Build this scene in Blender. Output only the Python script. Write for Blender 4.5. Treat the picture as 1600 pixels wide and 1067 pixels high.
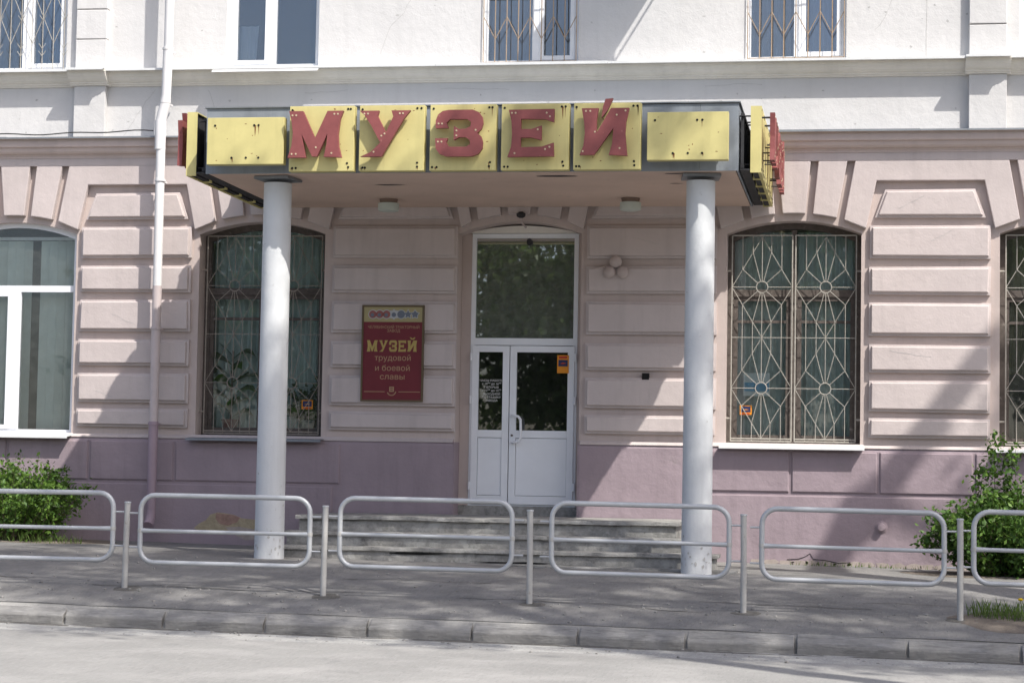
import bpy, bmesh, math, random
import numpy as np
from mathutils import Vector, Matrix, noise, geometry

for o in list(bpy.data.objects): bpy.data.objects.remove(o)
scene = bpy.context.scene
COL = scene.collection
random.seed(7)

# ------------------------------------------------------------------ camera
cam_data = bpy.data.cameras.new('camera'); cam = bpy.data.objects.new('camera', cam_data); COL.objects.link(cam)
cam_data.sensor_width = 36.0; cam_data.lens = 3300.0/1600.0*36.0
cam_data.clip_start = 0.1; cam_data.clip_end = 600
R_ = Vector((0.98633009, 0.1638533, 0.01746581)); U_ = Vector((-0.00709047, -0.06369334, 0.99794433)); F_ = Vector((-0.16462892, 0.98442636, 0.06166086))
m = Matrix((( R_.x, U_.x, -F_.x), (R_.y, U_.y, -F_.y), (R_.z, U_.z, -F_.z))).to_4x4()
m.translation = Vector((4.2011, -26.3829, 1.0316)); cam.matrix_world = m
scene.camera = cam

# ------------------------------------------------------------------ sky, sun, exposure
SUN = Vector((1.10, -1.0, 1.80)).normalized()
world = bpy.data.worlds.new('World'); scene.world = world; world.use_nodes = True
wn = world.node_tree.nodes; wl = world.node_tree.links; wn.clear()
sky = wn.new('ShaderNodeTexSky'); sky.sky_type = 'NISHITA'; sky.sun_disc = False
sky.sun_elevation = math.asin(SUN.z); sky.sun_rotation = math.atan2(SUN.x, SUN.y)
sky.air_density = 0.8; sky.dust_density = 3.0; sky.ozone_density = 0.8
bg = wn.new('ShaderNodeBackground'); bg.inputs['Strength'].default_value = 0.15
out = wn.new('ShaderNodeOutputWorld'); wl.new(sky.outputs[0], bg.inputs['Color']); wl.new(bg.outputs[0], out.inputs['Surface'])
sd = bpy.data.lights.new('sun', 'SUN'); sd.energy = 4.1; sd.angle = math.radians(0.53); sd.color = (1.0, 0.96, 0.893)
sun = bpy.data.objects.new('sun', sd); COL.objects.link(sun); sun.location = (20, -20, 40)
sun.rotation_euler = SUN.to_track_quat('Z', 'Y').to_euler()
vs = scene.view_settings; vs.view_transform = 'Standard'; vs.look = 'None'; vs.exposure = 0.46; vs.gamma = 1.0; vs.use_curve_mapping = False
scene.render.engine = 'CYCLES'

# ------------------------------------------------------------------ materials
MATS = {}
def mat(name, col, rough=0.8, var=0.12, scale=3.0, bump=0.0, bscale=40.0, metal=0.0, col2=None, cscale=None, cmin=0.5, cmax=0.62,
        streak=0.0, spec=0.3, bump2=0.0, bscale2=6.0, dirt=None, dmin=0.6, dmax=0.75, dscale=8.0, speck=0.0, sscale=70.0, smap=None):
    mt = bpy.data.materials.new(name); mt.use_nodes = True; nt = mt.node_tree; N = nt.nodes; L = nt.links
    b = N['Principled BSDF']; b.inputs['Roughness'].default_value = rough; b.inputs['Metallic'].default_value = metal
    b.inputs['Specular IOR Level'].default_value = spec
    g = N.new('ShaderNodeNewGeometry'); pos = g.outputs['Position']
    def nz(s, det=6, vec=pos, rg=0.6):
        n = N.new('ShaderNodeTexNoise'); n.inputs['Scale'].default_value = s; n.inputs['Detail'].default_value = det
        n.inputs['Roughness'].default_value = rg; L.new(vec, n.inputs['Vector']); return n.outputs['Fac']
    def ramp(sock, a, c, lo=0.0, hi=1.0):
        r = N.new('ShaderNodeMapRange'); r.inputs['From Min'].default_value = a; r.inputs['From Max'].default_value = c
        r.inputs['To Min'].default_value = lo; r.inputs['To Max'].default_value = hi; L.new(sock, r.inputs['Value']); return r.outputs['Result']
    def mix(fac, A, B, mode='MIX'):
        x = N.new('ShaderNodeMix'); x.data_type = 'RGBA'; x.blend_type = mode
        if hasattr(fac, 'default_value') or hasattr(fac, 'is_linked'): L.new(fac, x.inputs[0])
        else: x.inputs[0].default_value = fac
        for s, v in ((x.inputs[6], A), (x.inputs[7], B)):
            if isinstance(v, tuple): s.default_value = (*v, 1.0)
            else: L.new(v, s)
        return x.outputs[2]
    lo = tuple(max(0, c*(1-var)) for c in col); hi = tuple(min(1, c*(1+var)) for c in col)
    c = mix(ramp(nz(scale), 0.3, 0.7), lo, hi)
    if col2: c = mix(ramp(nz(cscale or scale*2, 8), cmin, cmax), c, col2)
    if streak:
        mp = N.new('ShaderNodeMapping'); mp.inputs['Scale'].default_value = (7, 7, 0.55); L.new(pos, mp.inputs['Vector'])
        c = mix(ramp(nz(1.0, 5, mp.outputs[0]), 0.52, 0.8, 0, streak), c, tuple(x*0.45 for x in col))
    if dirt: c = mix(ramp(nz(dscale, 10, rg=0.72), dmin, dmax), c, dirt)
    if speck:
        sv = pos
        if smap:
            sm = N.new('ShaderNodeMapping'); sm.inputs['Scale'].default_value = smap; L.new(pos, sm.inputs['Vector']); sv = sm.outputs[0]
        c = mix(ramp(nz(sscale, 3, sv, 0.8), 0.50, 0.66, 0, speck), c, tuple(min(1, x*1.6) for x in col)); c = mix(ramp(nz(sscale*0.8, 3, sv, 0.8), 0.36, 0.46, speck, 0), c, tuple(x*0.5 for x in col))
    L.new(c, b.inputs['Base Color'])
    if bump or bump2:
        prev = None
        for st, sc, dist in ((bump, bscale, 0.004), (bump2, bscale2, 0.02)):
            if not st: continue
            bn = N.new('ShaderNodeBump'); bn.inputs['Strength'].default_value = st; bn.inputs['Distance'].default_value = dist
            L.new(nz(sc, 8), bn.inputs['Height'])
            if prev: L.new(prev, bn.inputs['Normal'])
            prev = bn.outputs[0]
        L.new(prev, b.inputs['Normal'])
    MATS[name] = mt; return mt
def flat(name, col, rough=0.7, metal=0.0, spec=0.3): return mat(name, col, rough, var=0.05, scale=9, metal=metal, spec=spec)
def glass(name, tint=(0.93, 0.96, 0.95), base=0.02, gain=1.3, dust_sheen=0.04, dcol=(0.5, 0.52, 0.48)):
    mt = bpy.data.materials.new(name); mt.use_nodes = True; nt = mt.node_tree; N = nt.nodes; L = nt.links; N.clear()
    o = N.new('ShaderNodeOutputMaterial'); t = N.new('ShaderNodeBsdfTransparent'); t.inputs[0].default_value = (*tint, 1)
    gl = N.new('ShaderNodeBsdfGlossy'); gl.inputs['Roughness'].default_value = 0.012; gl.inputs[0].default_value = (0.95, 0.97, 1, 1)
    g = N.new('ShaderNodeNewGeometry')
    n = N.new('ShaderNodeTexNoise'); n.inputs['Scale'].default_value = 1.3; n.inputs['Detail'].default_value = 1; L.new(g.outputs['Position'], n.inputs['Vector'])
    bn = N.new('ShaderNodeBump'); bn.inputs['Strength'].default_value = 0.03; bn.inputs['Distance'].default_value = 0.01; L.new(n.outputs['Fac'], bn.inputs['Height'])
    L.new(bn.outputs[0], gl.inputs['Normal'])
    f = N.new('ShaderNodeFresnel'); f.inputs['IOR'].default_value = 1.5
    ma = N.new('ShaderNodeMath'); ma.operation = 'MULTIPLY_ADD'; ma.inputs[1].default_value = gain; ma.inputs[2].default_value = base; L.new(f.outputs[0], ma.inputs[0])
    mx = N.new('ShaderNodeMixShader'); L.new(ma.outputs[0], mx.inputs[0]); L.new(t.outputs[0], mx.inputs[1]); L.new(gl.outputs[0], mx.inputs[2])
    d = N.new('ShaderNodeBsdfDiffuse'); d.inputs[0].default_value = (*dcol, 1)
    n2 = N.new('ShaderNodeTexNoise'); n2.inputs['Scale'].default_value = 9; n2.inputs['Detail'].default_value = 8; L.new(g.outputs['Position'], n2.inputs['Vector'])
    m2 = N.new('ShaderNodeMath'); m2.operation = 'MULTIPLY'; m2.inputs[1].default_value = dust_sheen*2; L.new(n2.outputs['Fac'], m2.inputs[0])
    mx2 = N.new('ShaderNodeMixShader'); L.new(m2.outputs[0], mx2.inputs[0]); L.new(mx.outputs[0], mx2.inputs[1]); L.new(d.outputs[0], mx2.inputs[2])
    L.new(mx2.outputs[0], o.inputs['Surface']); MATS[name] = mt; return mt
def leafmat(name, col, var=0.35, trans=0.35):
    mt = bpy.data.materials.new(name); mt.use_nodes = True; nt = mt.node_tree; N = nt.nodes; L = nt.links
    b = N['Principled BSDF']; b.inputs['Roughness'].default_value = 0.5; b.inputs['Specular IOR Level'].default_value = 0.3
    g = N.new('ShaderNodeNewGeometry'); r = N.new('ShaderNodeMix'); r.data_type = 'RGBA'
    L.new(g.outputs['Random Per Island'], r.inputs[0])
    r.inputs[6].default_value = (*[c*(1-var) for c in col], 1); r.inputs[7].default_value = (*[c*(1+var) for c in col], 1)
    L.new(r.outputs[2], b.inputs['Base Color'])
    t = N.new('ShaderNodeBsdfTranslucent'); L.new(r.outputs[2], t.inputs[0]); mx = N.new('ShaderNodeMixShader'); mx.inputs[0].default_value = trans
    o = N['Material Output']; L.new(b.outputs[0], mx.inputs[1]); L.new(t.outputs[0], mx.inputs[2]); L.new(mx.outputs[0], o.inputs['Surface'])
    MATS[name] = mt; return mt

PINK = mat('pink plaster', (0.51, 0.43, 0.40), 0.9, 0.07, 1.3, 0.4, 55, streak=0.28, bump2=0.22, bscale2=9, dirt=(0.40, 0.33, 0.31), dmin=0.66, dmax=0.85, dscale=3)
PINKB = mat('pink block plaster', (0.525, 0.462, 0.447), 0.9, 0.07, 1.7, 0.4, 50, streak=0.24, bump2=0.3, bscale2=9, dirt=(0.40, 0.33, 0.31), dmin=0.68, dmax=0.85, dscale=4)
WHITE = mat('white plaster', (0.60, 0.592, 0.587), 0.9, 0.05, 1.1, 0.5, 55, streak=0.12, bump2=0.45, bscale2=7, dirt=(0.52, 0.49, 0.45), dmin=0.68, dmax=0.8, dscale=3.5)
CREAM = mat('cornice cream paint', (0.76, 0.725, 0.66), 0.85, 0.07, 2, 0.4, 50, streak=0.2)
PINKC = mat('cornice pink paint', (0.56, 0.465, 0.43), 0.85, 0.07, 2, 0.4, 50, streak=0.2)
PURPLE = mat('purple plinth paint', (0.31, 0.25, 0.275), 0.85, 0.09, 1.6, 0.55, 45, streak=0.3, bump2=0.5, bscale2=8, dirt=(0.27, 0.23, 0.235), dmin=0.6, dmax=0.8, dscale=3)
SHEET = mat('galvanised sheet', (0.22, 0.235, 0.25), 0.5, 0.12, 4, 0.2, 20, metal=0.35, streak=0.3)
SILLW = mat('pale sill sheet', (0.62, 0.63, 0.63), 0.5, 0.06, 4, 0.2, 20)
PVC = mat('white window plastic', (0.80, 0.82, 0.85), 0.4, 0.03, 3, spec=0.4, dirt=(0.5, 0.5, 0.48), dmin=0.66, dmax=0.85, dscale=5)
WOOD = mat('old brown window wood', (0.10, 0.084, 0.074), 0.8, 0.25, 14, 0.5, 60, dirt=(0.32, 0.29, 0.26), dmin=0.58, dmax=0.72, dscale=12)
BARS = mat('grey painted grille bars', (0.37, 0.35, 0.31), 0.6, 0.2, 20, dirt=(0.22, 0.15, 0.10), dmin=0.62, dmax=0.75, dscale=20)
SHADEB = mat('shade-darkened rusty grille bars', (0.30, 0.265, 0.225), 0.7, 0.25, 20, dirt=(0.12, 0.08, 0.06), dmin=0.55, dmax=0.7, dscale=20)  # rusty bars, coloured darker for the window in the canopy's shade
RUSTB = mat('rusty ochre grille bars', (0.36, 0.27, 0.19), 0.7, 0.2, 20, dirt=(0.2, 0.12, 0.08), dmin=0.55, dmax=0.7, dscale=20)
GLASS = glass('window glass'); GLASSD = glass('door glass', (0.5, 0.52, 0.5), 0.10, 1.6, 0.02); GLASST = glass('transom glass', (0.35, 0.38, 0.36), 0.34, 2.2, 0.22, (0.42, 0.46, 0.40))  # transom: dust film raised, pale tree reflections painted into its grey-green
GLASSB = glass('blind window glass', (0.96, 0.98, 0.97), 0.0, 1.0, 0.06); GLASSU = glass('upper window glass', (0.80, 0.85, 0.9), 0.05, 2.0, 0.02)
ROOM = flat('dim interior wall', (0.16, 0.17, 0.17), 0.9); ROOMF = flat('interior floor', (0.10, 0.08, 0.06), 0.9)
LACE = mat('sheer grey green curtain', (0.44, 0.52, 0.51), 0.9, 0.12, 5)
DRAPE = mat('brown drape', (0.12, 0.10, 0.07), 0.9, 0.2, 4)
OLIVE = mat('olive drape', (0.20, 0.19, 0.10), 0.9, 0.2, 4)
BLUEC = mat('pale blue curtain', (0.42, 0.55, 0.70), 0.9, 0.1, 4); GREYC = mat('grey curtain', (0.42, 0.43, 0.45), 0.9, 0.15, 4)
BLIND = mat('grey green blind fabric', (0.60, 0.67, 0.63), 0.9, 0.06, 4)
FASC = mat('grey blue fascia sheet', (0.25, 0.275, 0.305), 0.55, 0.14, 2.5, 0.15, 12, metal=0.15, streak=0.45, bump2=0.25, bscale2=3, dirt=(0.10, 0.10, 0.095), dmin=0.6, dmax=0.78, dscale=4)
YEL = mat('faded yellow sign paint', (0.58, 0.515, 0.225), 0.6, 0.07, 3, 0.2, 30, streak=0.25, dirt=(0.33, 0.24, 0.10), dmin=0.67, dmax=0.76, dscale=9)
RED = mat('worn red letter paint', (0.245, 0.075, 0.073), 0.55, 0.14, 5, 0.25, 30, dirt=(0.42, 0.19, 0.16), dmin=0.63, dmax=0.74, dscale=11)
RUST = mat('rust stain', (0.20, 0.08, 0.03), 0.9, 0.3, 10)
BLACK = flat('black hole', (0.012, 0.012, 0.012), 0.9); DARKM = mat('dark side frame steel and gap shade', (0.035, 0.035, 0.038), 0.7, 0.3, 6)  # DARKM also stands in for shade inside and under the side signs
BOLT = flat('pale bolt head', (0.55, 0.45, 0.30), 0.6)
SOFFIT = mat('brownish soffit plaster', (0.60, 0.46, 0.38), 0.9, 0.08, 1.2, 0.4, 40, bump2=0.3, bscale2=3, dirt=(0.30, 0.24, 0.21), dmin=0.62, dmax=0.78, dscale=2.5)
COLM = mat('white column paint', (0.60, 0.615, 0.625), 0.7, 0.05, 2, 0.35, 40, streak=0.2, bump2=0.3, bscale2=5, dirt=(0.36, 0.34, 0.33), dmin=0.63, dmax=0.74, dscale=9)
LAMPG = flat('frosted lamp glass', (0.50, 0.55, 0.50), 0.35); LAMPB = flat('brown lamp base', (0.20, 0.14, 0.11), 0.7)
CONC = mat('worn step concrete', (0.27, 0.265, 0.25), 0.92, 0.25, 5, 0.8, 60, col2=(0.40, 0.395, 0.375), cscale=4, cmin=0.5, cmax=0.65, bump2=1.0, bscale2=10, dirt=(0.10, 0.095, 0.09), dmin=0.60, dmax=0.70, dscale=6, speck=0.4, sscale=14, smap=(.8, .5, 1))
KERB = mat('kerb concrete', (0.23, 0.225, 0.215), 0.92, 0.14, 4, 0.7, 70, bump2=0.6, bscale2=14, dirt=(0.19, 0.185, 0.175), dmin=0.58, dmax=0.75, dscale=5, speck=0.5, sscale=30, smap=(.12, .5, 1))
ASPH = mat('pavement asphalt', (0.19, 0.186, 0.18), 0.95, 0.16, 1.2, 1.0, 160, col2=(0.26, 0.252, 0.24), cscale=2.2, cmin=0.5, cmax=0.72, bump2=0.6, bscale2=5, dirt=(0.12, 0.118, 0.115), dmin=0.60, dmax=0.78, dscale=3, speck=0.28, sscale=40, smap=(1, .16, 1))
ROADM = mat('dusty road asphalt', (0.275, 0.27, 0.258), 0.95, 0.10, 0.8, 1.0, 170, col2=(0.36, 0.35, 0.335), cscale=1.2, cmin=0.48, cmax=0.72, bump2=0.5, bscale2=6, dirt=(0.21, 0.205, 0.20), dmin=0.60, dmax=0.8, dscale=2.5, speck=0.2, sscale=40, smap=(1, .16, 1))
DUST = mat('dusty gutter asphalt', (0.34, 0.335, 0.32), 0.95, 0.10, 1.5, 1.0, 150, col2=(0.26, 0.255, 0.245), cscale=3, cmin=0.52, cmax=0.7, bump2=0.5, bscale2=8, speck=0.35, sscale=34, smap=(1, .2, 1))
DIRT = mat('dark gutter dirt', (0.12, 0.115, 0.105), 0.98, 0.3, 8, 1.0, 90, speck=0.5)
SOIL = mat('bare soil', (0.17, 0.145, 0.12), 0.98, 0.3, 6, 1.0, 60, bump2=1.0, bscale2=12, speck=0.5)
EARTH = mat('far ground', (0.10, 0.11, 0.06), 0.98, 0.3, 1)
RAILM = mat('silver railing paint', (0.46, 0.475, 0.49), 0.42, 0.06, 6, 0.2, 60, metal=0.25, spec=0.5, dirt=(0.30, 0.25, 0.2), dmin=0.68, dmax=0.78, dscale=14)
POSTM = mat('dusty railing post paint', (0.43, 0.425, 0.41), 0.65, 0.1, 6, 0.2, 60, metal=0.1, dirt=(0.27, 0.24, 0.21), dmin=0.6, dmax=0.75, dscale=12)
PIPEW = mat('white downpipe paint', (0.70, 0.69, 0.69), 0.55, 0.05, 4, 0.2, 30, streak=0.15); PIPEP = mat('pink downpipe paint', (0.53, 0.46, 0.455), 0.6, 0.06, 4, 0.2, 30, streak=0.25); PIPEV = mat('purple downpipe paint', (0.34, 0.26, 0.30), 0.6, 0.06, 4, 0.2, 30, streak=0.25)
PLRED = mat('dark red plaque paint', (0.155, 0.022, 0.03), 0.45, 0.08, 5); PLFR = flat('bronze plaque frame', (0.12, 0.09, 0.05), 0.6)
GOLD = mat('faded gold print', (0.42, 0.31, 0.10), 0.5, 0.08, 8); GOLDB = flat('pale gold print', (0.36, 0.31, 0.16), 0.5); GOLDD = flat('dull gold print', (0.40, 0.26, 0.15), 0.5)
SILV = flat('silver print', (0.42, 0.43, 0.44), 0.5); MEDR = flat('medal red print', (0.28, 0.10, 0.09), 0.5); MEDB = flat('medal grey blue print', (0.14, 0.16, 0.20), 0.5)
ORANGE = flat('orange sticker', (0.75, 0.28, 0.02), 0.5); NAVY = flat('navy sticker print', (0.03, 0.035, 0.10), 0.5); STRED = flat('red sticker print', (0.5, 0.05, 0.03), 0.5)
PAPER = flat('paper notice', (0.8, 0.84, 0.84), 0.8); CYAN = flat('blue notice print', (0.12, 0.40, 0.65), 0.7); LETW = flat('white lettering', (0.75, 0.75, 0.72), 0.6)
OCHRE = mat('bare ochre render', (0.37, 0.31, 0.21), 0.95, 0.2, 8, 0.8, 50, bump2=0.8, bscale2=14); BRICKP = mat('bare brick', (0.31, 0.20, 0.16), 0.95, 0.25, 12, 0.8, 50); RENDG = mat('bare grey render', (0.36, 0.31, 0.28), 0.95, 0.2, 8, 0.8, 50)
FLAKE = mat('grey bare plaster', (0.43, 0.425, 0.415), 0.95, 0.2, 20)
BARK = mat('grey bark', (0.11, 0.095, 0.08), 0.95, 0.3, 6, 0.9, 30); TWIG = flat('shrub twig', (0.10, 0.075, 0.055), 0.9)
LEAF1 = leafmat('shrub leaf light', (0.11, 0.195, 0.033), .5); LEAF2 = leafmat('shrub leaf deep', (0.07, 0.14, 0.03), .45); LEAFT = leafmat('tree leaf', (0.09, 0.14, 0.035), .35, .5); LEAFP = leafmat('house plant leaf', (0.05, 0.10, 0.02))
GRASSM = leafmat('grass blade', (0.13, 0.20, 0.05)); DAND = flat('dandelion yellow', (0.75, 0.50, 0.01), 0.7)
WIRE = flat('black cable', (0.03, 0.03, 0.03), 0.7); BELL = flat('painted bell', (0.47, 0.40, 0.38), 0.6)

# ------------------------------------------------------------------ mesh builder
WLOC = {}
def props(o, label=None, cat=None, group=None, kind=None):
    if label: o['label'] = label
    if cat: o['category'] = cat
    if group: o['group'] = group
    if kind: o['kind'] = kind
    return o
def thing(name, loc, label, cat, group=None):
    o = bpy.data.objects.new(name, None); COL.objects.link(o); o.location = loc; o.empty_display_size = 0.2
    WLOC[o] = Vector(loc); return props(o, label, cat, group)
class MB:
    def __init__(s): s.v = []; s.f = []
    def add(s, vs, fs):
        n = len(s.v); s.v += [tuple(p) for p in vs]; s.f += [tuple(i+n for i in f) for f in fs]; return s
    def box(s, x0, x1, y0, y1, z0, z1):
        v = [(x, y, z) for z in (z0, z1) for y in (y0, y1) for x in (x0, x1)]
        return s.add(v, [(0,2,3,1),(4,5,7,6),(0,1,5,4),(2,6,7,3),(0,4,6,2),(1,3,7,5)])
    def prism(s, poly, y0, y1):                      # poly in (x,z), counter-clockwise seen from -Y; y0 front
        n = len(poly); a = sum(poly[i][0]*poly[(i+1)%n][1]-poly[(i+1)%n][0]*poly[i][1] for i in range(n))
        if a < 0: poly = poly[::-1]
        v = [(x, y0, z) for x, z in poly]+[(x, y1, z) for x, z in poly]
        return s.add(v, [tuple(range(n)), tuple(range(2*n-1, n-1, -1))]+[(i, i+n, (i+1)%n+n, (i+1)%n) for i in range(n)])
    def prism_x(s, prof, x0, x1):                    # profile in (y,z) swept along x
        n = len(prof); a = sum(prof[i][0]*prof[(i+1)%n][1]-prof[(i+1)%n][0]*prof[i][1] for i in range(n))
        if a < 0: prof = prof[::-1]
        v = [(x0, y, z) for y, z in prof]+[(x1, y, z) for y, z in prof]
        return s.add(v, [tuple(range(n-1, -1, -1)), tuple(range(n, 2*n))]+[(i, (i+1)%n, (i+1)%n+n, i+n) for i in range(n)])
    def panel(s, poly, steps, yb):                   # raised panel: steps = [(inset, y)...] from the back outwards
        n = len(poly); a = sum(poly[i][0]*poly[(i+1)%n][1]-poly[(i+1)%n][0]*poly[i][1] for i in range(n))
        if a < 0: poly = poly[::-1]
        rings = [[(x, yb, z) for x, z in poly]]
        for ins, y in steps: rings.append([(x, y, z) for x, z in inset(poly, ins)])
        v = [p for r in rings for p in r]; f = []
        for k in range(len(rings)-1):
            for i in range(n): f.append((k*n+i, k*n+(i+1)%n, (k+1)*n+(i+1)%n, (k+1)*n+i)[::-1])
        f.append(tuple(range((len(rings)-1)*n, len(rings)*n)))
        return s.add(v, f)
    def tube(s, pts, rad, n=10, closed=False, cap=True):
        pts = [Vector(p) for p in pts]; k = len(pts); rad = rad if isinstance(rad, (list, tuple)) else [rad]*k
        rings = []; ref = None
        for i, p in enumerate(pts):
            if closed: t = (pts[(i+1)%k]-pts[i-1])
            else: t = pts[min(i+1, k-1)]-pts[max(i-1, 0)]
            t.normalize()
            if ref is None: ref = t.orthogonal().normalized()
            ref = (ref-t*ref.dot(t))
            if ref.length < 1e-6: ref = t.orthogonal()
            ref.normalize(); b = t.cross(ref)
            rings.append([p+(ref*math.cos(2*math.pi*j/n)+b*math.sin(2*math.pi*j/n))*rad[i] for j in range(n)])
        v = [q for r in rings for q in r]; f = []
        for i in range(k if closed else k-1):
            a = i*n; c = ((i+1)%k)*n
            for j in range(n): f.append((a+j, a+(j+1)%n, c+(j+1)%n, c+j))
        if cap and not closed: f += [tuple(range(n-1, -1, -1)), tuple(range((k-1)*n, k*n))]
        return s.add(v, f)
    def lathe(s, prof, c, axis='z', n=24):           # prof (r, h)
        v = []; k = len(prof)
        for r, h in prof:
            for j in range(n):
                a = 2*math.pi*j/n; x, y = r*math.cos(a), r*math.sin(a)
                v.append((c[0]+x, c[1]+y, c[2]+h) if axis == 'z' else (c[0]+x, c[1]-h, c[2]+y))
        f = [(i*n+j, i*n+(j+1)%n, (i+1)*n+(j+1)%n, (i+1)*n+j) for i in range(k-1) for j in range(n)]
        f += [tuple(range(n-1, -1, -1)), tuple(range((k-1)*n, k*n))]
        return s.add(v, f)
    def build(s, name, mt, parent=None, smooth=False, jitter=0.0, bevel=0.0, **kw):
        v = np.array(s.v, dtype=float); lo, hi = v.min(0), v.max(0); c = (lo+hi)/2
        if parent is None and kw.get('kind') != 'structure': c[2] = lo[2]
        me = bpy.data.meshes.new(name); me.from_pydata([tuple(p-c) for p in v], [], s.f); me.materials.append(mt)
        if bevel:
            bm = bmesh.new(); bm.from_mesh(me); bmesh.ops.remove_doubles(bm, verts=bm.verts, dist=1e-5)
            bmesh.ops.bevel(bm, geom=[e for e in bm.edges if e.is_manifold and e.calc_face_angle(0) > 0.5], offset=bevel, segments=2, affect='EDGES', profile=0.6)
            bm.to_mesh(me); bm.free()
        if smooth:
            me.polygons.foreach_set('use_smooth', [True]*len(me.polygons)); me.set_sharp_from_angle(angle=math.radians(40))
        me.validate(); me.update()
        o = bpy.data.objects.new(name, me); COL.objects.link(o); WLOC[o] = Vector(c)
        if parent: o.parent = parent; o.location = Vector(c)-WLOC[parent]
        else: o.location = c
        return props(o, **kw)
def inset(poly, d):
    n = len(poly); res = []
    for i in range(n):
        p0, p1, p2 = (Vector(poly[i-1]), Vector(poly[i]), Vector(poly[(i+1)%n]))
        a = (p1-p0).normalized(); b = (p2-p1).normalized(); na = Vector((-a.y, a.x)); nb = Vector((-b.y, b.x))
        k = (na+nb); k = k/max(1e-6, (1+na.dot(nb))); res.append(tuple(p1+k*d))
    return res
def clone(o, dx=0, dy=0, dz=0, parent=None, **kw):
    c = o.copy(); COL.objects.link(c); WLOC[c] = WLOC[o]+Vector((dx, dy, dz)); par = parent or o.parent
    c.parent = par; c.location = WLOC[c]-(WLOC[par] if par else Vector()); return props(c, **kw)
def text_mesh(body, size, center, y, mt, name, parent, bold=0.0, width=None):
    cu = bpy.data.curves.new(name, 'FONT'); cu.body = body; cu.size = 1.0; cu.offset = bold; cu.align_x = 'CENTER'; cu.align_y = 'CENTER'; cu.fill_mode = 'NONE'; cu.resolution_u = 3
    ob = bpy.data.objects.new(name+'_tmp', cu); COL.objects.link(ob); bpy.context.view_layer.update()
    me = bpy.data.meshes.new_from_object(ob.evaluated_get(bpy.context.evaluated_depsgraph_get())); bpy.data.objects.remove(ob)
    vs_ = [v.co.copy() for v in me.vertices]; es_ = [tuple(e.vertices) for e in me.edges]; P2 = [(v.x, v.y) for v in vs_]
    ov, _, of, *_r = geometry.delaunay_2d_cdt([Vector(p) for p in P2], es_, [], 0, 1e-6)
    def inside(x, y):
        k = False
        for a, b in es_:
            (xa, ya), (xb, yb) = P2[a], P2[b]
            if (ya > y) != (yb > y) and x < xa+(y-ya)*(xb-xa)/(yb-ya): k = not k
        return k
    fs_ = [tuple(f) for f in of if inside(sum(ov[i].x for i in f)/3, sum(ov[i].y for i in f)/3)]; vs_ = [Vector((p.x, p.y, 0)) for p in ov]
    xs = [v.x for v in vs_]; ys = [v.y for v in vs_]; w = max(xs)-min(xs); h = max(ys)-min(ys)
    sx = (width/w) if width else size; sz = size if not width else size
    cx, cy = (max(xs)+min(xs))/2, (max(ys)+min(ys))/2
    mb = MB(); mb.add([(center[0]+(v.x-cx)*sx, y, center[1]+(v.y-cy)*sz) for v in vs_], fs_)
    return mb.build(name, mt, parent)

# ------------------------------------------------------------------ ground
TX = -0.011
PROF = [(0.6, 0.0), (0, 0), (-3.2, -0.03), (-4.6, -0.135), (-5.75, -0.25), (-6.56, -0.375)]
def gz(x, y):
    t = max(-14, min(14, x))*TX
    if y < -6.56: return (-0.56 if y > -9 else -0.56-min(0.06, (-9-y)*0.02)) + t*(0.85 if y > -14 else 0.4)
    for (ya, za), (yb, zb) in zip(PROF, PROF[1:]):
        if y >= yb: return za+(zb-za)*(ya-y)/(ya-yb)+t
    return PROF[-1][1]+t
def sheet(name, xs, ys, zf, mt, **kw):
    mb = MB(); nx = len(xs)
    mb.add([(x, y, zf(x, y)) for y in ys for x in xs], [(j*nx+i, j*nx+i+1, (j+1)*nx+i+1, (j+1)*nx+i) for j in range(len(ys)-1) for i in range(nx-1)])
    return mb.build(name, mt, smooth=True, kind='structure', **kw)
def frange(a, b, n): return [a+(b-a)*i/n for i in range(n+1)]
pn = lambda x, y: noise.noise((x*0.9, y*1.4, 3.1))*0.012+noise.noise((x*3, y*3, 7.7))*0.004
sheet('pavement', frange(-14, 14, 112), frange(-6.56, 0.5, 60), lambda x, y: gz(x, y)+pn(x, y), ASPH)
sheet('road', frange(-60, 60, 240), [-14, -13]+frange(-12, -6.55, 40), lambda x, y: gz(x, y)+pn(x*.7, y*.7)*0.7-(0 if y > -40 else 0.0), ROADM)
sheet('far_pavement', [-60, 0, 60], [-60, -40, -14], lambda x, y: -.60, KERB)
sheet('gutter_strip', frange(-14, 14, 112), frange(-7.55, -6.70, 8), lambda x, y: gz(x, y)+pn(x*.7, y*.7)*0.7+.004+.012*(y < -7.53)*-1, DUST)
sheet('ground', [-300, -60, 60, 300], [-300, -60, 60, 300], lambda x, y: -0.95, EARTH)

# kerb: individual stones
kerb = MB().box(-14, 14, -6.60, -6.52, -0.95, -0.62).build('kerb', KERB, kind='structure')
kprof = [(-6.70, -0.95), (-6.705, -0.475), (-6.69, -0.455), (-6.585, -0.40), (-6.565, -0.39), (-6.53, -0.388), (-6.53, -0.95)]
for i in range(-8, 15):
    xa = -3.46+1.0086*i; d = random.uniform(-.004, .004); e = random.uniform(-.008, .008)
    mb = MB(); t0 = TX*.9*(xa+.5)
    mb.prism_x([(y+d, z+t0+e if z > -.9 else z) for y, z in kprof], xa+0.010, xa+0.9986-random.uniform(0, .012))
    for k, v in enumerate(mb.v):
        if v[2] > -.9: mb.v[k] = (v[0], v[1]+random.uniform(-.004, .004), v[2]+(v[0]-xa-.5)*TX*.9+random.uniform(-.007, .007))
    mb.build('kerb_stone', KERB, kerb, bevel=0.009)

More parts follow.
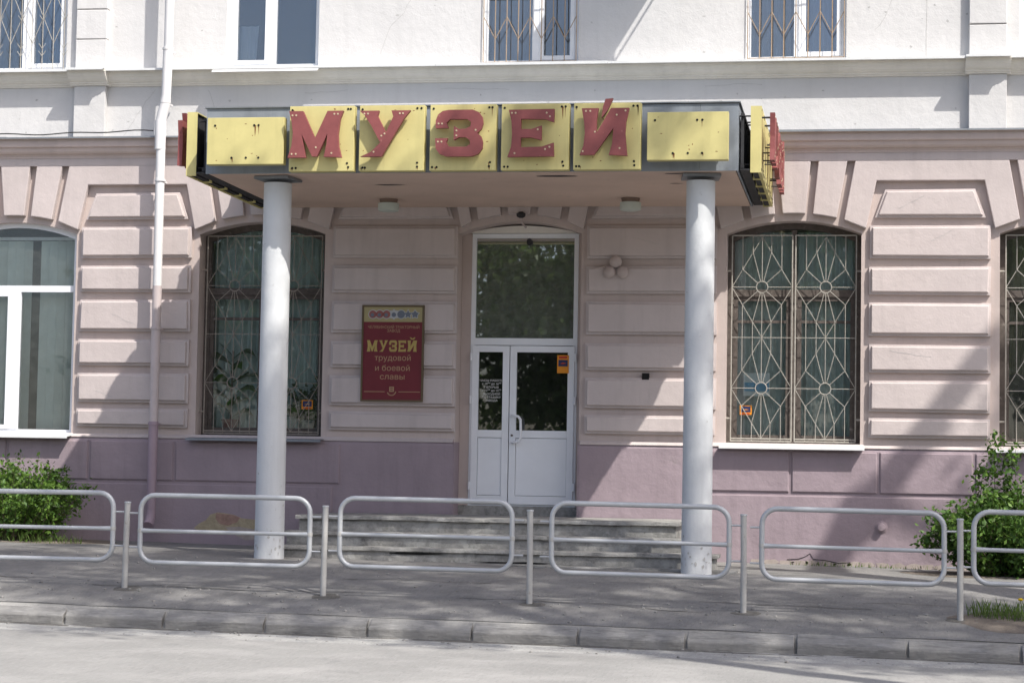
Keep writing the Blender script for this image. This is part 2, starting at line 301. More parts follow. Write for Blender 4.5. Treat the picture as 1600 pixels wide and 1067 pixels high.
# ------------------------------------------------------------------ building
BLD = thing('museum_building', (0, 0.25, 0), 'two-storey museum building, white plaster above a rusticated pink ground floor and purple plinth', 'building')
XL, XR = -13.0, 13.0
WC = [-6.90, -3.52, -0.135, 3.325, 6.68]               # opening centres
HW = [0.85, 0.84, 0.795, 0.83, 0.85]
ZS, ZC = 4.055, 4.215                                    # arch spring / crown
def arc(c, hw, zs, zc, n=14, off=0.0):
    r = (hw*hw+(zc-zs)**2)/(2*(zc-zs)); cz = zc-r; a = math.asin(hw/r); R = r+off
    return [(c+R*math.sin(-a+2*a*i/n), cz+R*math.cos(-a+2*a*i/n)) for i in range(n+1)]
def arc_z(c, hw, x, off): 
    r = (hw*hw+(ZC-ZS)**2)/(2*(ZC-ZS)); return ZC-r+math.sqrt((r+off)**2-(x-c)**2)
ZB = [1.42, 1.42, 0.30, 1.42, 1.42]
lw = MB(); edges = [XL]+[e for c, h in zip(WC, HW) for e in (c-h, c+h)]+[XR]
for i in range(0, len(edges), 2): lw.box(edges[i], edges[i+1], 0, 0.5, -0.9, 5.06)
for c, h, zb in zip(WC, HW, ZB):
    a = arc(c, h, ZS, ZC); lw.prism(a+[(c+h, 5.06), (c-h, 5.06)], 0, 0.5); lw.box(c-h, c+h, 0, 0.5, -0.9, zb)
lw.build('wall', PINK, BLD)
UC = [-6.90, -3.455, -0.045, 3.325, 6.68]; UH = 0.625
uw = MB(); ue = [XL]+[e for c in UC for e in (c-UH, c+UH)]+[XR]
for i in range(0, len(ue), 2): uw.box(ue[i], ue[i+1], 0, 0.5, 5.06, 10.6)
for c in UC: uw.box(c-UH, c+UH, 0, 0.5, 5.06, 6.235); uw.box(c-UH, c+UH, 0, 0.5, 8.15, 10.6)
uw.build('wall', WHITE, BLD)
MB().box(XL, XR, -0.45, 7, 10.62, 10.85).build('roof', SHEET, BLD)
MB().box(XL, XR, 6.4, 6.6, -0.9, 10.6).build('rear_wall', PINK, BLD)
for x in (XL, XR-0.4): MB().box(x, x+0.4, 0.51, 6.39, -0.9, 10.6).build('side_wall', PINK, BLD)
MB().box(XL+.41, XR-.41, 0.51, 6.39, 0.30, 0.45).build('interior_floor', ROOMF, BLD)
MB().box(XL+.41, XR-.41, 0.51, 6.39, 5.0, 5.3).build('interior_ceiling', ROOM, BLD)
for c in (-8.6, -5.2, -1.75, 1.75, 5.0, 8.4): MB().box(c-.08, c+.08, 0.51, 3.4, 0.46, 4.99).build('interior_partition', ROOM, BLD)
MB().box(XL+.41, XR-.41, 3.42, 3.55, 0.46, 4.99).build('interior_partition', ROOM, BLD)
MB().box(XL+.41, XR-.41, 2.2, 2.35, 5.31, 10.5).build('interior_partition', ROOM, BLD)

# rusticated pier blocks
ROWS = [(4.15, 3.74), (3.64, 3.29), (3.19, 2.78), (2.675, 2.335), (2.235, 1.85), (1.77, 1.53)]
PIERS = [(-9.40, -7.92), (-5.965, -4.455), (-2.565, -0.925), (0.735, 2.375), (4.255, 5.72), (7.66, 9.15)]
def jit(p, a=0.006): return [(x+random.uniform(-a, a), z+random.uniform(-a, a)) for x, z in p]
STEPS = [(0.0, -0.048), (0.026, -0.054), (0.032, -0.084), (0.040, -0.090)]
for (x0, x1) in PIERS:
    for zt, zb in ROWS:
        MB().panel(jit([(x0, zb), (x1, zb), (x1, zt), (x0, zt)]), STEPS, 0).build('rustication_block', PINKB, BLD, smooth=True)
    MB().panel(jit([(x0+.06, 4.245), (x1-.06, 4.245), (x1-.19, 4.595), (x0+.19, 4.595)]), STEPS, 0).build('rustication_block', PINKB, BLD, smooth=True)
# voussoirs and spandrel panels
PR = -0.09
gb = [0.185, 0.575]; gt = [0.25, 0.70]; hwg = 0.048
def gx(c, i, side, z, s):                               # groove line x at height z; s = side of groove
    f = (z-4.27)/(4.95-4.27); return c+side*(gb[i]+(gt[i]-gb[i])*f+s*hwg)
for c, h in zip(WC, HW):
    def vous(xa0, xb0, xa1, xb1):
        n = 5; bot = [(xa0+(xb0-xa0)*k/n, arc_z(c, h, xa0+(xb0-xa0)*k/n, 0.085)) for k in range(n+1)]
        return bot+[(xb1, 4.95), (xa1, 4.95)]
    MB().prism(vous(gx(c,0,-1,4.29,-1), gx(c,0,1,4.29,-1), gx(c,0,-1,4.95,-1), gx(c,0,1,4.95,-1)), PR, 0).build('voussoir', PINKB, BLD, bevel=0.010)
    for sd_ in (-1, 1):
        MB().prism(vous(gx(c,0,sd_,4.28,1), gx(c,1,sd_,4.26,-1), gx(c,0,sd_,4.95,1), gx(c,1,sd_,4.95,-1)), PR, 0).build('voussoir', PINKB, BLD, bevel=0.010)
SC = [-10.3]+WC+[10.1]; SH = [0.85]+HW+[0.85]
for k in range(len(SC)-1):
    ca, ha, cb, hb = SC[k], SH[k], SC[k+1], SH[k+1]; x0, x1 = PIERS[k]
    la = gx(ca,1,1,4.24,1); lb = x0-0.045; ra = gx(cb,1,-1,4.24,1); rb = x1+0.045
    poly = [(la, arc_z(ca, ha, min(la, ca+ha), .085)), (lb, arc_z(ca, ha, min(lb, ca+ha), .06)-.01), (x0+.08, 4.70), (x1-.08, 4.70), (rb, arc_z(cb, hb, max(rb, cb-hb), .06)-.01), (ra, arc_z(cb, hb, max(ra, cb-hb), .085)), (gx(cb,1,-1,4.95,1), 4.95), (gx(ca,1,1,4.95,1), 4.95)]
    MB().prism(poly, PR, 0).build('spandrel_panel', PINKB, BLD, bevel=0.010)
MB().box(XL, XR, PR, 0, 4.95, 5.05).build('frieze_band', PINKB, BLD)

# cornices with breaks over the pilasters
PIL = [(-6.11, -5.68), (5.445, 5.90)]
lprof = [(0, 5.05), (-.10, 5.05), (-.10, 5.075), (-.11, 5.08), (-.115, 5.10), (-.15, 5.105), (-.175, 5.13), (-.185, 5.165), (-.185, 5.18), (-.215, 5.185), (-.22, 5.20), (-.22, 5.285), (-.235, 5.295), (0, 5.298)]
MB().prism_x(lprof, XL, XR).build('cornice', PINKC, BLD)
x = XL
while x < XR:
    w = random.uniform(1.7, 2.4); e = random.uniform(-.006, .006)
    MB().prism_x([(0, 5.302+.03), (-.27, 5.302), (-.275, 5.287), (-.28, 5.287), (-.278, 5.312+e), (0, 5.345)], x, min(XR, x+w-.004)).build('cornice_flashing', SHEET, BLD); x += w
def uprof(d): return [(0, 6.01), (-.025-d, 6.01), (-.03-d, 6.03), (-.05-d, 6.034), (-.054-d, 6.055), (-.075-d, 6.06), (-.105-d, 6.085), (-.125-d, 6.115), (-.135-d, 6.12), (-.15-d, 6.15), (-.155-d, 6.17), (-.175-d, 6.172), (-.175-d, 6.195), (0, 6.195)]
segs = [XL]+[e for a, b in PIL for e in (a-.045, b+.045)]+[XR]
for i in range(len(segs)-1):
    MB().prism_x(uprof(0.10 if i % 2 else 0), segs[i], segs[i+1]).build('cornice', CREAM, BLD)
for i in range(len(segs)-1):
    d = 0.10 if i % 2 else 0; xa, xb = segs[i], segs[i+1]; nseg = max(1, round((xb-xa)/2.1))
    for k in range(nseg):
        a = xa+(xb-xa)*k/nseg; b = xa+(xb-xa)*(k+1)/nseg-.003; e = random.uniform(-.006, .006)
        MB().prism_x([(0, 6.199+.012), (-.225-d, 6.199), (-.235-d, 6.181), (-.24-d, 6.181), (-.238-d, 6.212+e), (0, 6.228)], a, b).build('cornice_flashing', SILLW, BLD)
for a, b in PIL:
    MB().box(a, b, -0.10, 0, 5.33, 6.008).build('pilaster_base', WHITE, BLD, bevel=.008)
    z = 6.23
    while z < 10.2:
        hgt = 0.395; MB().panel(jit([(a-.0, z+.008), (b, z+.008), (b, z+hgt), (a, z+hgt)], .003), [(0, -.09), (.008, -.10)], 0).build('quoin_block', WHITE, BLD); z += hgt+.004

# plinth
PD = -0.055
for xa, xb in ((XL, -0.945), (0.68, XR)):
    MB().prism_x([(0, -.9), (PD, -.9), (PD, 1.355), (PD+.012, 1.385), (0, 1.425)], xa, xb).build('plinth', PURPLE, BLD)
    MB().prism_x([(0.0, 1.427), (PD-.004, 1.392), (PD-.006, 1.40), (0.0, 1.445)], xa, xb).build('plinth_ledge', PINKB, BLD)
JO = [-13, -11.5, -10.3, -9.2, -8.05, -6.90, -5.77, -4.61, -2.39]
JR = [2.20, 3.31, 4.38, 5.53, 6.70, 7.85, 9.0, 10.2, 11.4, 13]
for L_ in (JO, JR):
    for a, b in zip(L_, L_[1:]):
        MB().panel([(a+.018, .845), (b-.018, .845), (b-.018, 1.35), (a+.018, 1.35)], [(0, PD-.012), (.014, PD-.022)], PD).build('plinth_block', PURPLE, BLD)
for a, b in ((XL, -2.50), (2.25, XR)):
    MB().panel([(a, -.9), (b, -.9), (b, .805), (a, .805)], [(0, PD-.012), (.014, PD-.020)], PD).build('plinth_base_course', PURPLE, BLD)
# peeled render on the plinth
def blob(c, rx, rz, n, y0, y1, jag=.35):
    return [(c[0]+rx*math.cos(2*math.pi*i/n)*(1+random.uniform(-jag, jag)), c[1]+rz*math.sin(2*math.pi*i/n)*(1+random.uniform(-jag, jag))) for i in range(n)]
yb = PD-.020
MB().prism([(-4.32,.24),(-4.25,.30),(-4.16,.345),(-4.10,.42),(-4.0,.45),(-3.9,.44),(-3.78,.42),(-3.68,.38),(-3.55,.37),(-3.42,.36),(-3.30,.31),(-3.28,.22),(-3.40,.12),(-3.62,.10),(-3.8,.18),(-3.95,.165),(-4.10,.22),(-4.2,.19)], yb-.003, yb+.004).build('bare_render_patch', OCHRE, BLD)
MB().prism([(-4.02,.44),(-3.80,.42),(-3.70,.39),(-3.74,.33),(-3.86,.28),(-3.97,.30),(-4.03,.37)], yb-.006, yb).build('bare_brick_patch', BRICKP, BLD)
MB().prism([(-3.9,.26),(-3.7,.27),(-3.5,.24),(-3.32,.22),(-3.4,.12),(-3.62,.10),(-3.78,.17)], yb-.005, yb).build('bare_render_patch', RENDG, BLD)
mb = MB(); 
for k in range(26):                                    # rough dirty foot of the wall
    xa = 2.9+k*.17+random.uniform(0, .05); mb.prism(blob((xa, gz(xa, 0)+.02), .10, .035, 8, 0, 0), yb-.004, yb)
mb.build('broken_wall_foot', RENDG, BLD)
MB().lathe([(.075, 0), (.075, .01), (.05, .02), (.045, .07), (.025, .075)], (4.42, yb, .44), 'y', 16).build('pipe_stub', PURPLE, BLD, smooth=True)
# narrow crack lines beside the right plinth
crk = MB(); pts = [(3.28,.02),(3.42,.03),(3.5,.06),(3.56,.10),(3.6,.03),(3.75,.02),(3.9,-.01),(4.05,.0)]
for (xa, za), (xb, zb) in zip(pts, pts[1:]): crk.prism([(xa, za-.004), (xb, zb-.004), (xb, zb+.003), (xa, za+.003)], yb-.0065, yb)
crk.build('crack', BLACK, BLD)

# hairline cracks and joints in the plaster
wc = MB()
def crack(pts, y, w=.003):
    for (xa, za), (xb, zb) in zip(pts, pts[1:]):
        d = Vector((xb-xa, zb-za)).normalized(); nx, nz_ = -d.y*w, d.x*w
        wc.prism([(xa-nx, za-nz_), (xb-nx, zb-nz_), (xb+nx, zb+nz_), (xa+nx, za+nz_)], y-.0015, y)
def wander(x0, z0, dx, dz, n, j):
    p = [(x0, z0)]
    for k in range(n): p.append((p[-1][0]+dx/n+random.uniform(-j, j), p[-1][1]+dz/n+random.uniform(-j, j)))
    return p
crack(wander(4.93, 6.24, 0, 2.2, 14, .006), 0, .0035)
for a in ((-5.45, 5.35, .45, .6, 9, .02), (-4.3, 5.95, .1, -.4, 7, .015), (-1.2, 5.93, .9, -.03, 9, .012), (2.2, 5.92, .7, .03, 8, .012), (-2.0, 6.4, .5, .7, 8, .03), (4.3, 6.6, .3, .5, 6, .03), (-3.0, 5.90, .6, .02, 8, .012)): crack(wander(*a), 0, .0022)
for a in ((4.5, 2.6, .5, -.1, 6, .012), (5.0, 3.95, .25, .12, 5, .01), (-5.5, 3.0, .3, -.14, 6, .012), (-2.1, 3.55, .3, -.1, 5, .01), (1.3, 4.0, .35, -.1, 6, .012), (4.6, 4.35, .3, .15, 5, .01), (-5.7, 2.0, .3, -.1, 5, .01), (5.2, 2.05, .3, -.12, 5, .01)): crack(wander(*a), -.0905, .0016)
wc.build('plaster_cracks', FLAKE, BLD, kind='stuff')
sp = MB()
for k in range(70):                                     # small plaster chips
    x_, z = random.uniform(-7, 6), random.choice((random.uniform(6.25, 7.4), random.uniform(5.4, 5.9)))
    if any(abs(x_-c) < UH+.03 for c in UC) and z > 6.2: continue
    sp.prism(blob((x_, z), random.uniform(.006, .022), random.uniform(.005, .016), 7, 0, 0, .5), -.0012, 0)
sp.build('plaster_chips', FLAKE, BLD, kind='stuff')

# ------------------------------------------------------------------ windows
def rect_frame(mb, x0, x1, z0, z1, t, y0, y1):
    mb.box(x0, x0+t, y0, y1, z0, z1); mb.box(x1-t, x1, y0, y1, z0, z1); mb.box(x0+t, x1-t, y0, y1, z0, z0+t); mb.box(x0+t, x1-t, y0, y1, z1-t, z1); return mb
def arch_frame(mb, c, h, z0, t, y0, y1):
    o = arc(c, h, ZS, ZC); i = arc(c, h-t, ZS-t*.9, ZC-t)
    mb.prism([(c-h, z0), (c-h+t, z0)]+[i[0], o[0]], y0, y1); mb.prism([(c+h-t, z0), (c+h, z0), o[-1], i[-1]], y0, y1)
    for a, b, d, e in zip(o, o[1:], i[1:], i): mb.prism([e, d, b, a], y0, y1)
    mb.box(c-h+t, c+h-t, y0, y1, z0, z0+t); return mb
def pane(poly, y, mt, parent): return MB().prism(poly, y, y+.006).build('pane', mt, parent)
def seg(mb, a, b, r, y): return mb.tube([(a[0], y, a[1]), (b[0], y, b[1])], r, 6)
def grille_sun(c, parent, z1=3.395, z2=2.13, broken=False):
    mb = MB(); y = 0.13; r = .0046; w = .375; h = .63; o1, o2 = .115, .243; rr = .072
    for lx in (c-.395, c+.395):
        x0, x1 = lx-w, lx+w; zt, zb = z1+h+.02, z2-h-.03
        for a, b in (((x0, zb), (x0, zt)), ((x1, zb), (x1, zt)), ((x0, zb), (x1, zb)), ((x0, zt), (x1, zt)), ((x0, zb+.03), (x1, zb+.03))): seg(mb, a, b, .0085, y)
        zm = (z1+z2)/2; seg(mb, (x0, zm), (x1, zm), r, y)
        for zc in (z1, z2):
            mb.tube([(lx+rr*math.cos(2*math.pi*k/16), y, zc+rr*math.sin(2*math.pi*k/16)) for k in range(16)], .0065, 6, closed=True)
            for s in (-1, 1):
                seg(mb, (lx+s*rr, zc), (lx+s*w, zc), r, y)
                seg(mb, (lx, zc+s*rr), (lx, zc+s*h), r, y)
                for q in (-1, 1): seg(mb, (lx+q*w, zc), (lx, zc+s*h), r, y+.008)
                for o in (-o2, -o1, o1, o2):
                    e = h*(1-abs(o)/w); a = math.atan2(s*e, o)
                    seg(mb, (lx+rr*math.cos(a), zc+rr*math.sin(a)), (lx+o, zc+s*e), r, y)
        for o in (-o2, -o1, o1, o2):
            e = h*(1-abs(o)/w)
            seg(mb, (lx+o, z1-e), (lx+o, z2+e), r, y+.004); seg(mb, (lx+o, z1+e), (lx+o, zt), r, y); seg(mb, (lx+o, z2-e), (lx+o, zb), r, y)
    for s in (-1, 1):
        for z in (1.75, 3.6): seg(mb, (c+s*.77, z), (c+s*.85, z), .012, y+.01)
    return mb.build('grille', SHADEB if c < 0 else BARS, parent, smooth=True)
def wood_window(c, h, sillmat):
    z0 = 1.42
    w = arch_frame(MB(), c, h-.004, z0+.004, .075, .25, .34); w.box(c-h+.079, c+h-.079, .245, .342, 3.285, 3.375)
    w.box(c-.045, c+.045, .24, .344, z0+.08, 3.284); w.box(c-.03, c+.03, .26, .338, 3.376, 4.13)
    w = w.build('window', WOOD, BLD)
    s = MB()
    for xa, xb in ((c-h+.08, c-.046), (c+.046, c+h-.08)):
        rect_frame(s, xa, xb, z0+.08, 3.283, .05, .265, .325); s.box(xa+.051, xb-.051, .27, .32, 2.955, 2.99)
    s.build('sash', WOOD, w)
    for xa, xb in ((c-h+.07, c-.03), (c+.03, c+h-.07)):
        pane([(xa, z0+.07), (xb, z0+.07), (xb, 3.31), (xa, 3.31)], .295, GLASS, w)
    pane([(c-h+.05, 3.34)]+[(c+h-.05, 3.34)]+arc(c, h-.06, ZS-.05, ZC-.05)[::-1], .302, GLASS, w)
    MB().prism_x([(-.213, 1.383), (-.218, 1.370), (-.225, 1.370), (-.221, 1.395), (.24, 1.437), (.24, 1.427), (-.213, 1.390)], c-h-.06, c+h+.055).build('sill', sillmat, w)
    grille_sun(c, w); return w
W2 = wood_window(WC[1], HW[1], SHEET); W3 = wood_window(WC[3], HW[3], SILLW); W4 = wood_window(WC[4], HW[4], SILLW)
# white plastic window, far left
c, h = WC[0], HW[0]
w1 = arch_frame(MB(), c, h-.004, 1.424, .06, .10, .17); w1.box(c-h+.06, c+h-.06, .095, .172, 3.30, 3.385); w1.box(c-.06, c+.06, .09, .174, 1.485, 3.299)
w1 = w1.build('window', PVC, BLD)
s = MB(); rect_frame(s, c-h+.062, c-.062, 1.487, 3.297, .055, .085, .165)
s.build('sash', PVC, w1)
pane([(c-h+.05, 1.47), (c+h-.05, 1.47), (c+h-.05, 3.31), (c-h+.05, 3.31)], .13, GLASSB, w1)
pane([(c-h+.05, 3.37), (c+h-.05, 3.37)]+arc(c, h-.05, ZS-.05, ZC-.05)[::-1], .135, GLASSB, w1)
MB().prism_x([(-.213, 1.383), (-.218, 1.370), (-.225, 1.370), (-.221, 1.395), (.09, 1.433), (.09, 1.425), (-.213, 1.39)], c-h-.06, c+h+.03).build('sill', SILLW, w1)
# upper windows
def upper_window(c, split=0.0, sashside=1):
    z0, z1 = 6.237, 8.148; xa, xb = c-UH+.002, c+UH-.002
    w = rect_frame(MB(), xa, xb, z0, z1, .06, .09, .17); w.box(c+split-.045, c+split+.045, .085, .172, z0+.06, z1-.06); w = w.build('window', PVC, BLD)
    s = MB()
    if sashside > 0: rect_frame(s, c+split+.047, xb-.062, z0+.062, z1-.062, .055, .08, .16)
    else: rect_frame(s, xa+.062, c+split-.047, z0+.062, z1-.062, .055, .08, .16)
    s.build('sash', PVC, w)
    pane([(xa+.04, z0+.04), (xb-.04, z0+.04), (xb-.04, z1-.04), (xa+.04, z1-.04)], .13, GLASSU, w); return w
UW = [upper_window(UC[0], 0.02), upper_window(UC[1], -.02, -1), upper_window(UC[2], 0.06), upper_window(UC[3], .02), upper_window(UC[4])]
MB().prism_x([(-.26, 6.155), (-.30, 6.13), (-.305, 6.132), (-.27, 6.165), (.085, 6.262), (.085, 6.25)], UC[1]-UH-.09, UC[1]+UH+.07).build('sill', SILLW, UW[1])
def grille_zig(c, parent, mt, half=.64, ziglow=6.555, zigtop=6.845):
    mb = MB(); y = -.03; n = 9; xs = [c-half+.04+(2*half-.08)*k/(n-1) for k in range(n)]
    for x_ in xs: seg(mb, (x_, 6.225), (x_, 8.1), .007, y)
    for k in range(n-1):
        seg(mb, (xs[k], zigtop if k % 2 == 0 else ziglow), (xs[k+1], ziglow if k % 2 == 0 else zigtop), .0055, y+.012)
        seg(mb, (xs[k], 7.5 if k % 2 == 0 else 7.78), (xs[k+1], 7.78 if k % 2 == 0 else 7.5), .0055, y+.012)
    seg(mb, (xs[0], 7.13), (xs[-1], 7.13), .007, y+.012); seg(mb, (xs[0], 6.262), (xs[-1], 6.262), .006, y+.012); return mb.build('grille', mt, parent, smooth=True)
grille_zig(UC[2], UW[2], RUSTB); grille_zig(UC[3], UW[3], RUSTB)
mb = MB(); y = -.03; c = UC[0]; xs = [c-.6+1.2*k/8 for k in range(9)]
for x_ in xs: seg(mb, (x_, 6.225), (x_, 8.1), .006, y)
for k in range(8):
    up = k % 2 == 0
    seg(mb, (xs[k], 6.95 if up else 6.60), (xs[k+1], 6.60 if up else 6.95), .005, y+.01)
    seg(mb, (xs[k], 6.95 if up else 7.30), (xs[k+1], 7.30 if up else 6.95), .005, y+.01)
for x_ in xs[::2]:
    for zz in (6.93, 6.55, 6.45):
        seg(mb, (x_-.05, zz+.05), (x_, zz-.02), .004, y-.006); seg(mb, (x_+.05, zz+.05), (x_, zz-.02), .004, y-.006)
mb.build('grille', BARS, UW[0], smooth=True)

# ------------------------------------------------------------------ door
dc0, dc1 = -0.80, 0.585; D = 0.30
dw = MB(); rect_frame(dw, dc0, dc1, 0.60, 4.09, .055, D, D+.09); dw.box(dc0+.055, dc1-.055, D-.004, D+.092, 2.655, 2.745)
DOOR = dw.build('door', PVC, BLD)
pane([(dc0+.04, 2.72), (dc1-.04, 2.72), (dc1-.04, 4.05), (dc0+.04, 4.05)], D+.03, GLASST, DOOR)
for a, b, nm in ((dc0+.03, -.285, 'narrow'), (-.275, dc1-.03, 'wide')):
    l = MB(); t = .085; y0, y1 = D-.03, D+.04
    l.box(a, a+t, y0, y1, .625, 2.645); l.box(b-t, b, y0, y1, .625, 2.645)
    for z0, z1 in ((.625, .73), (1.47, 1.565), (2.565, 2.645)): l.box(a+t, b-t, y0, y1, z0, z1)
    l.build('door_leaf', PVC, DOOR, bevel=.004)
    MB().panel([(a+t+.004, .735), (b-t-.004, .735), (b-t-.004, 1.465), (a+t+.004, 1.465)], [(0, D-.012), (.008, D-.016)], D+.02).build('door_panel', PVC, DOOR)
    pane([(a+t-.01, 1.555), (b-t+.01, 1.555), (b-t+.01, 2.575), (a+t-.01, 2.575)], D, GLASSD, DOOR)
hp = [(-.225, D-.03, 1.405), (-.225, D-.075, 1.405), (-.205, D-.10, 1.41), (-.145, D-.11, 1.42), (-.115, D-.11, 1.46), (-.112, D-.11, 1.58), (-.115, D-.11, 1.70), (-.145, D-.11, 1.74), (-.205, D-.10, 1.75), (-.225, D-.075, 1.755), (-.225, D-.03, 1.755)]
MB().tube(hp, .017, 10).build('handle', PVC, DOOR, smooth=True)
MB().lathe([(.014, 0), (.014, .012), (.008, .014)], (-.237, D-.03, 1.50), 'y', 12).build('lock', WOOD, DOOR, smooth=True)
for x_ in (dc0+.015, dc1-.015):
    for z in (.85, 1.95, 2.5): MB().tube([(x_, D-.035, z-.05), (x_, D-.035, z+.05)], .014, 8).build('hinge', PVC, DOOR, smooth=True)
MB().prism([(dc0, 4.095), (dc1, 4.095), (dc1, 4.10)]+arc(WC[2], HW[2]-.10, 4.10, 4.19)[::-1]+[(dc0, 4.10)], D-.04, D+.08).build('lunette_infill', CREAM, BLD)
MB().box(-.925, .655, D-.01, D+.12, .30, .60).build('threshold', CONC, BLD)
for a, b in ((-.928, dc0-.003), (dc1+.003, .658)): MB().box(a, b, D+.0, D+.12, .602, 4.088).build('jamb_plaster', PINK, BLD)
for a, b in ((-.945, -.931), (.661, .68)): MB().box(a, b, -.05, .0, .30, 1.40).build('jamb_plinth', PURPLE, BLD)
for s_, x_ in ((1, -.9300), (-1, .6600)): MB().box(min(x_, x_+s_*.006), max(x_, x_+s_*.006), -.05, D, .30, 1.40).build('jamb_plinth', PURPLE, BLD)

# things behind the glass
def curtain(x0, x1, z0, z1, y, mt, label, amp=.03, folds=None, gather=0.0, group=None):
    n = int((x1-x0)/.02)+1; rows = 6; folds = folds or (x1-x0)*9; mb = MB(); v = []
    ph = random.uniform(0, 6)
    for j in range(rows+1):
        tt = j/rows
        for i in range(n+1):
            u = i/n; x_ = x0+(x1-x0)*(u*(1-gather*(1-tt))); d = amp*math.sin(u*folds*6.28+ph+.5*math.sin(u*9))*(.7+.5*(1-tt))
            v.append((x_, y+d, z0+(z1-z0)*tt))
    f = [(j*(n+1)+i, j*(n+1)+i+1, (j+1)*(n+1)+i+1, (j+1)*(n+1)+i) for j in range(rows) for i in range(n)]
    k = len(v); v2 = [(a, b+.004, c_) for a, b, c_ in v]
    mb.add(v+v2, f+[tuple(q+k for q in g[::-1]) for g in f]); return mb.build('curtain', mt, None, smooth=True, label=label, cat='curtain', group=group)
curtain(-4.30, -2.73, 1.50, 4.15, .50, LACE, 'sheer grey curtain inside the barred window behind the left white column')
curtain(2.55, 3.30, 1.50, 4.12, .48, LACE, 'sheer curtain behind the star grille, on the side with the blue notice', .02)
curtain(3.36, 4.12, 1.50, 4.12, .48, LACE, 'sheer curtain behind the star grille, on the side with the broken bars', .03)
curtain(5.90, 6.55, 2.35, 4.12, .55, OLIVE, 'olive drape hanging in the barred window above the tall green shrub', .03, gather=.35)
curtain(-7.50, -6.93, 6.3, 8.1, .40, GREYC, 'grey curtain half behind the upper grille with barbed diamonds', .03)
curtain(-6.87, -6.30, 6.3, 8.1, .40, BLUEC, 'pale blue curtain half behind the upper grille with barbed diamonds', .03)
curtain(-.62, -.02, 6.3, 8.1, .42, GREYC, 'grey curtain in the upper window above the museum door', .03)
curtain(3.32, 3.92, 6.3, 8.1, .40, BLUEC, 'blue curtain in the upper zigzag-grille window above the star grille', .03)
curtain(2.75, 3.25, 6.3, 8.1, .40, GREYC, 'grey curtain in the upper zigzag-grille window above the star grille', .03)
curtain(6.1, 6.9, 6.3, 8.1, .40, BLUEC, 'blue curtain in the upper window beside the quoined pilaster', .03)
curtain(-4.03, -3.72, 6.28, 6.85, .30, LETW, 'white cloth hanging inside the upper window over the blank yellow plate', .03, gather=.1)
BL = thing('vertical_blind', (WC[0], .40, 1.45), 'grey-green vertical slat blind inside the white arched plastic window', 'blind')
MB().box(WC[0]-.82, WC[0]+.82, .37, .43, 4.02, 4.06).build('headrail', PVC, BL)
for k in range(14):
    x_ = WC[0]-.80+k*.118
    if k in (8,): continue
    a = math.radians(random.uniform(8, 42)); hw_ = .056; dx, dy = hw_*math.cos(a), hw_*math.sin(a)
    mb = MB(); mb.add([(x_-dx, .40-dy, 1.5), (x_+dx, .40+dy, 1.5), (x_+dx, .40+dy, 4.01), (x_-dx, .40-dy, 4.01), (x_-dx, .403-dy, 1.5), (x_+dx, .403+dy, 1.5), (x_+dx, .403+dy, 4.01), (x_-dx, .403-dy, 4.01)], [(0,1,2,3), (7,6,5,4), (0,3,7,4), (1,5,6,2), (3,2,6,7), (0,4,5,1)])
    mb.build('slat', BLIND, BL)

# leaf clouds -----------------------------------------------------------
rng = np.random.default_rng(11)
def leaves(name, mt, parent, pts, size, aspect=.55, up=0.3, sizevar=.35, **kw):
    """pts: Nx3 world positions; one folded leaf (2 tris) for each"""
    n = len(pts); d = rng.normal(size=(n, 3)); d[:, 2] += up*-.6; d /= np.linalg.norm(d, axis=1)[:, None]
    q = rng.normal(size=(n, 3)); q[:, 2] += up*2; s = np.cross(d, q); s /= np.linalg.norm(s, axis=1)[:, None]+1e-9
    nn = np.cross(d, s); L_ = size*(1+rng.uniform(-sizevar, sizevar, n))[:, None]; Wd = L_*aspect*.5
    a = pts; b = pts+d*L_*.55+s*Wd+nn*L_*.08; c_ = pts+d*L_; e = pts+d*L_*.55-s*Wd+nn*L_*.08
    v = np.stack([a, b, c_, e], 1).reshape(-1, 3); lo = v.min(0); hi = v.max(0); cen = (lo+hi)/2
    me = bpy.data.meshes.new(name); me.vertices.add(4*n); me.vertices.foreach_set('co', (v-cen).ravel()); me.loops.add(6*n); me.polygons.add(2*n)
    base = np.arange(n)[:, None]*4; idx = np.concatenate([base+0, base+1, base+2, base+0, base+2, base+3], 1).ravel()
    me.loops.foreach_set('vertex_index', idx.astype(np.int32)); me.polygons.foreach_set('loop_start', (np.arange(2*n)*3).astype(np.int32))
    me.materials.append(mt); me.update(calc_edges=True); me.validate()
    o = bpy.data.objects.new(name, me); COL.objects.link(o); WLOC[o] = Vector(cen)
    if parent: o.parent = parent; o.location = Vector(cen)-WLOC[parent]
    else: o.location = cen
    return props(o, **kw)
def stems(base, n, spread, height, r=.008, lean=(0, 0), sprig=0):
    mb = MB(); tips = []; paths = []
    for k in range(n):
        a = random.uniform(0, 6.283); ra = spread*math.sqrt(random.random()); hh = height*(1-.45*(ra/spread)**2)*random.uniform(.75, 1.05)
        b0 = Vector((base[0]+.35*ra*math.cos(a), base[1]+.3*ra*math.sin(a), gz(base[0], base[1])-.03)); b2 = Vector((base[0]+ra*math.cos(a)+lean[0]*hh, base[1]+.7*ra*math.sin(a)+lean[1]*hh, b0.z+hh))
        b1 = (b0+b2)/2+Vector((random.uniform(-.08, .08), random.uniform(-.08, .08), hh*.12))
        P = [b0*(1-t)**2+b1*2*t*(1-t)+b2*t*t for t in [i/6 for i in range(7)]]
        mb.tube(P, [r*(1-.75*i/6) for i in range(7)], 5); paths.append(P)
    return mb, paths
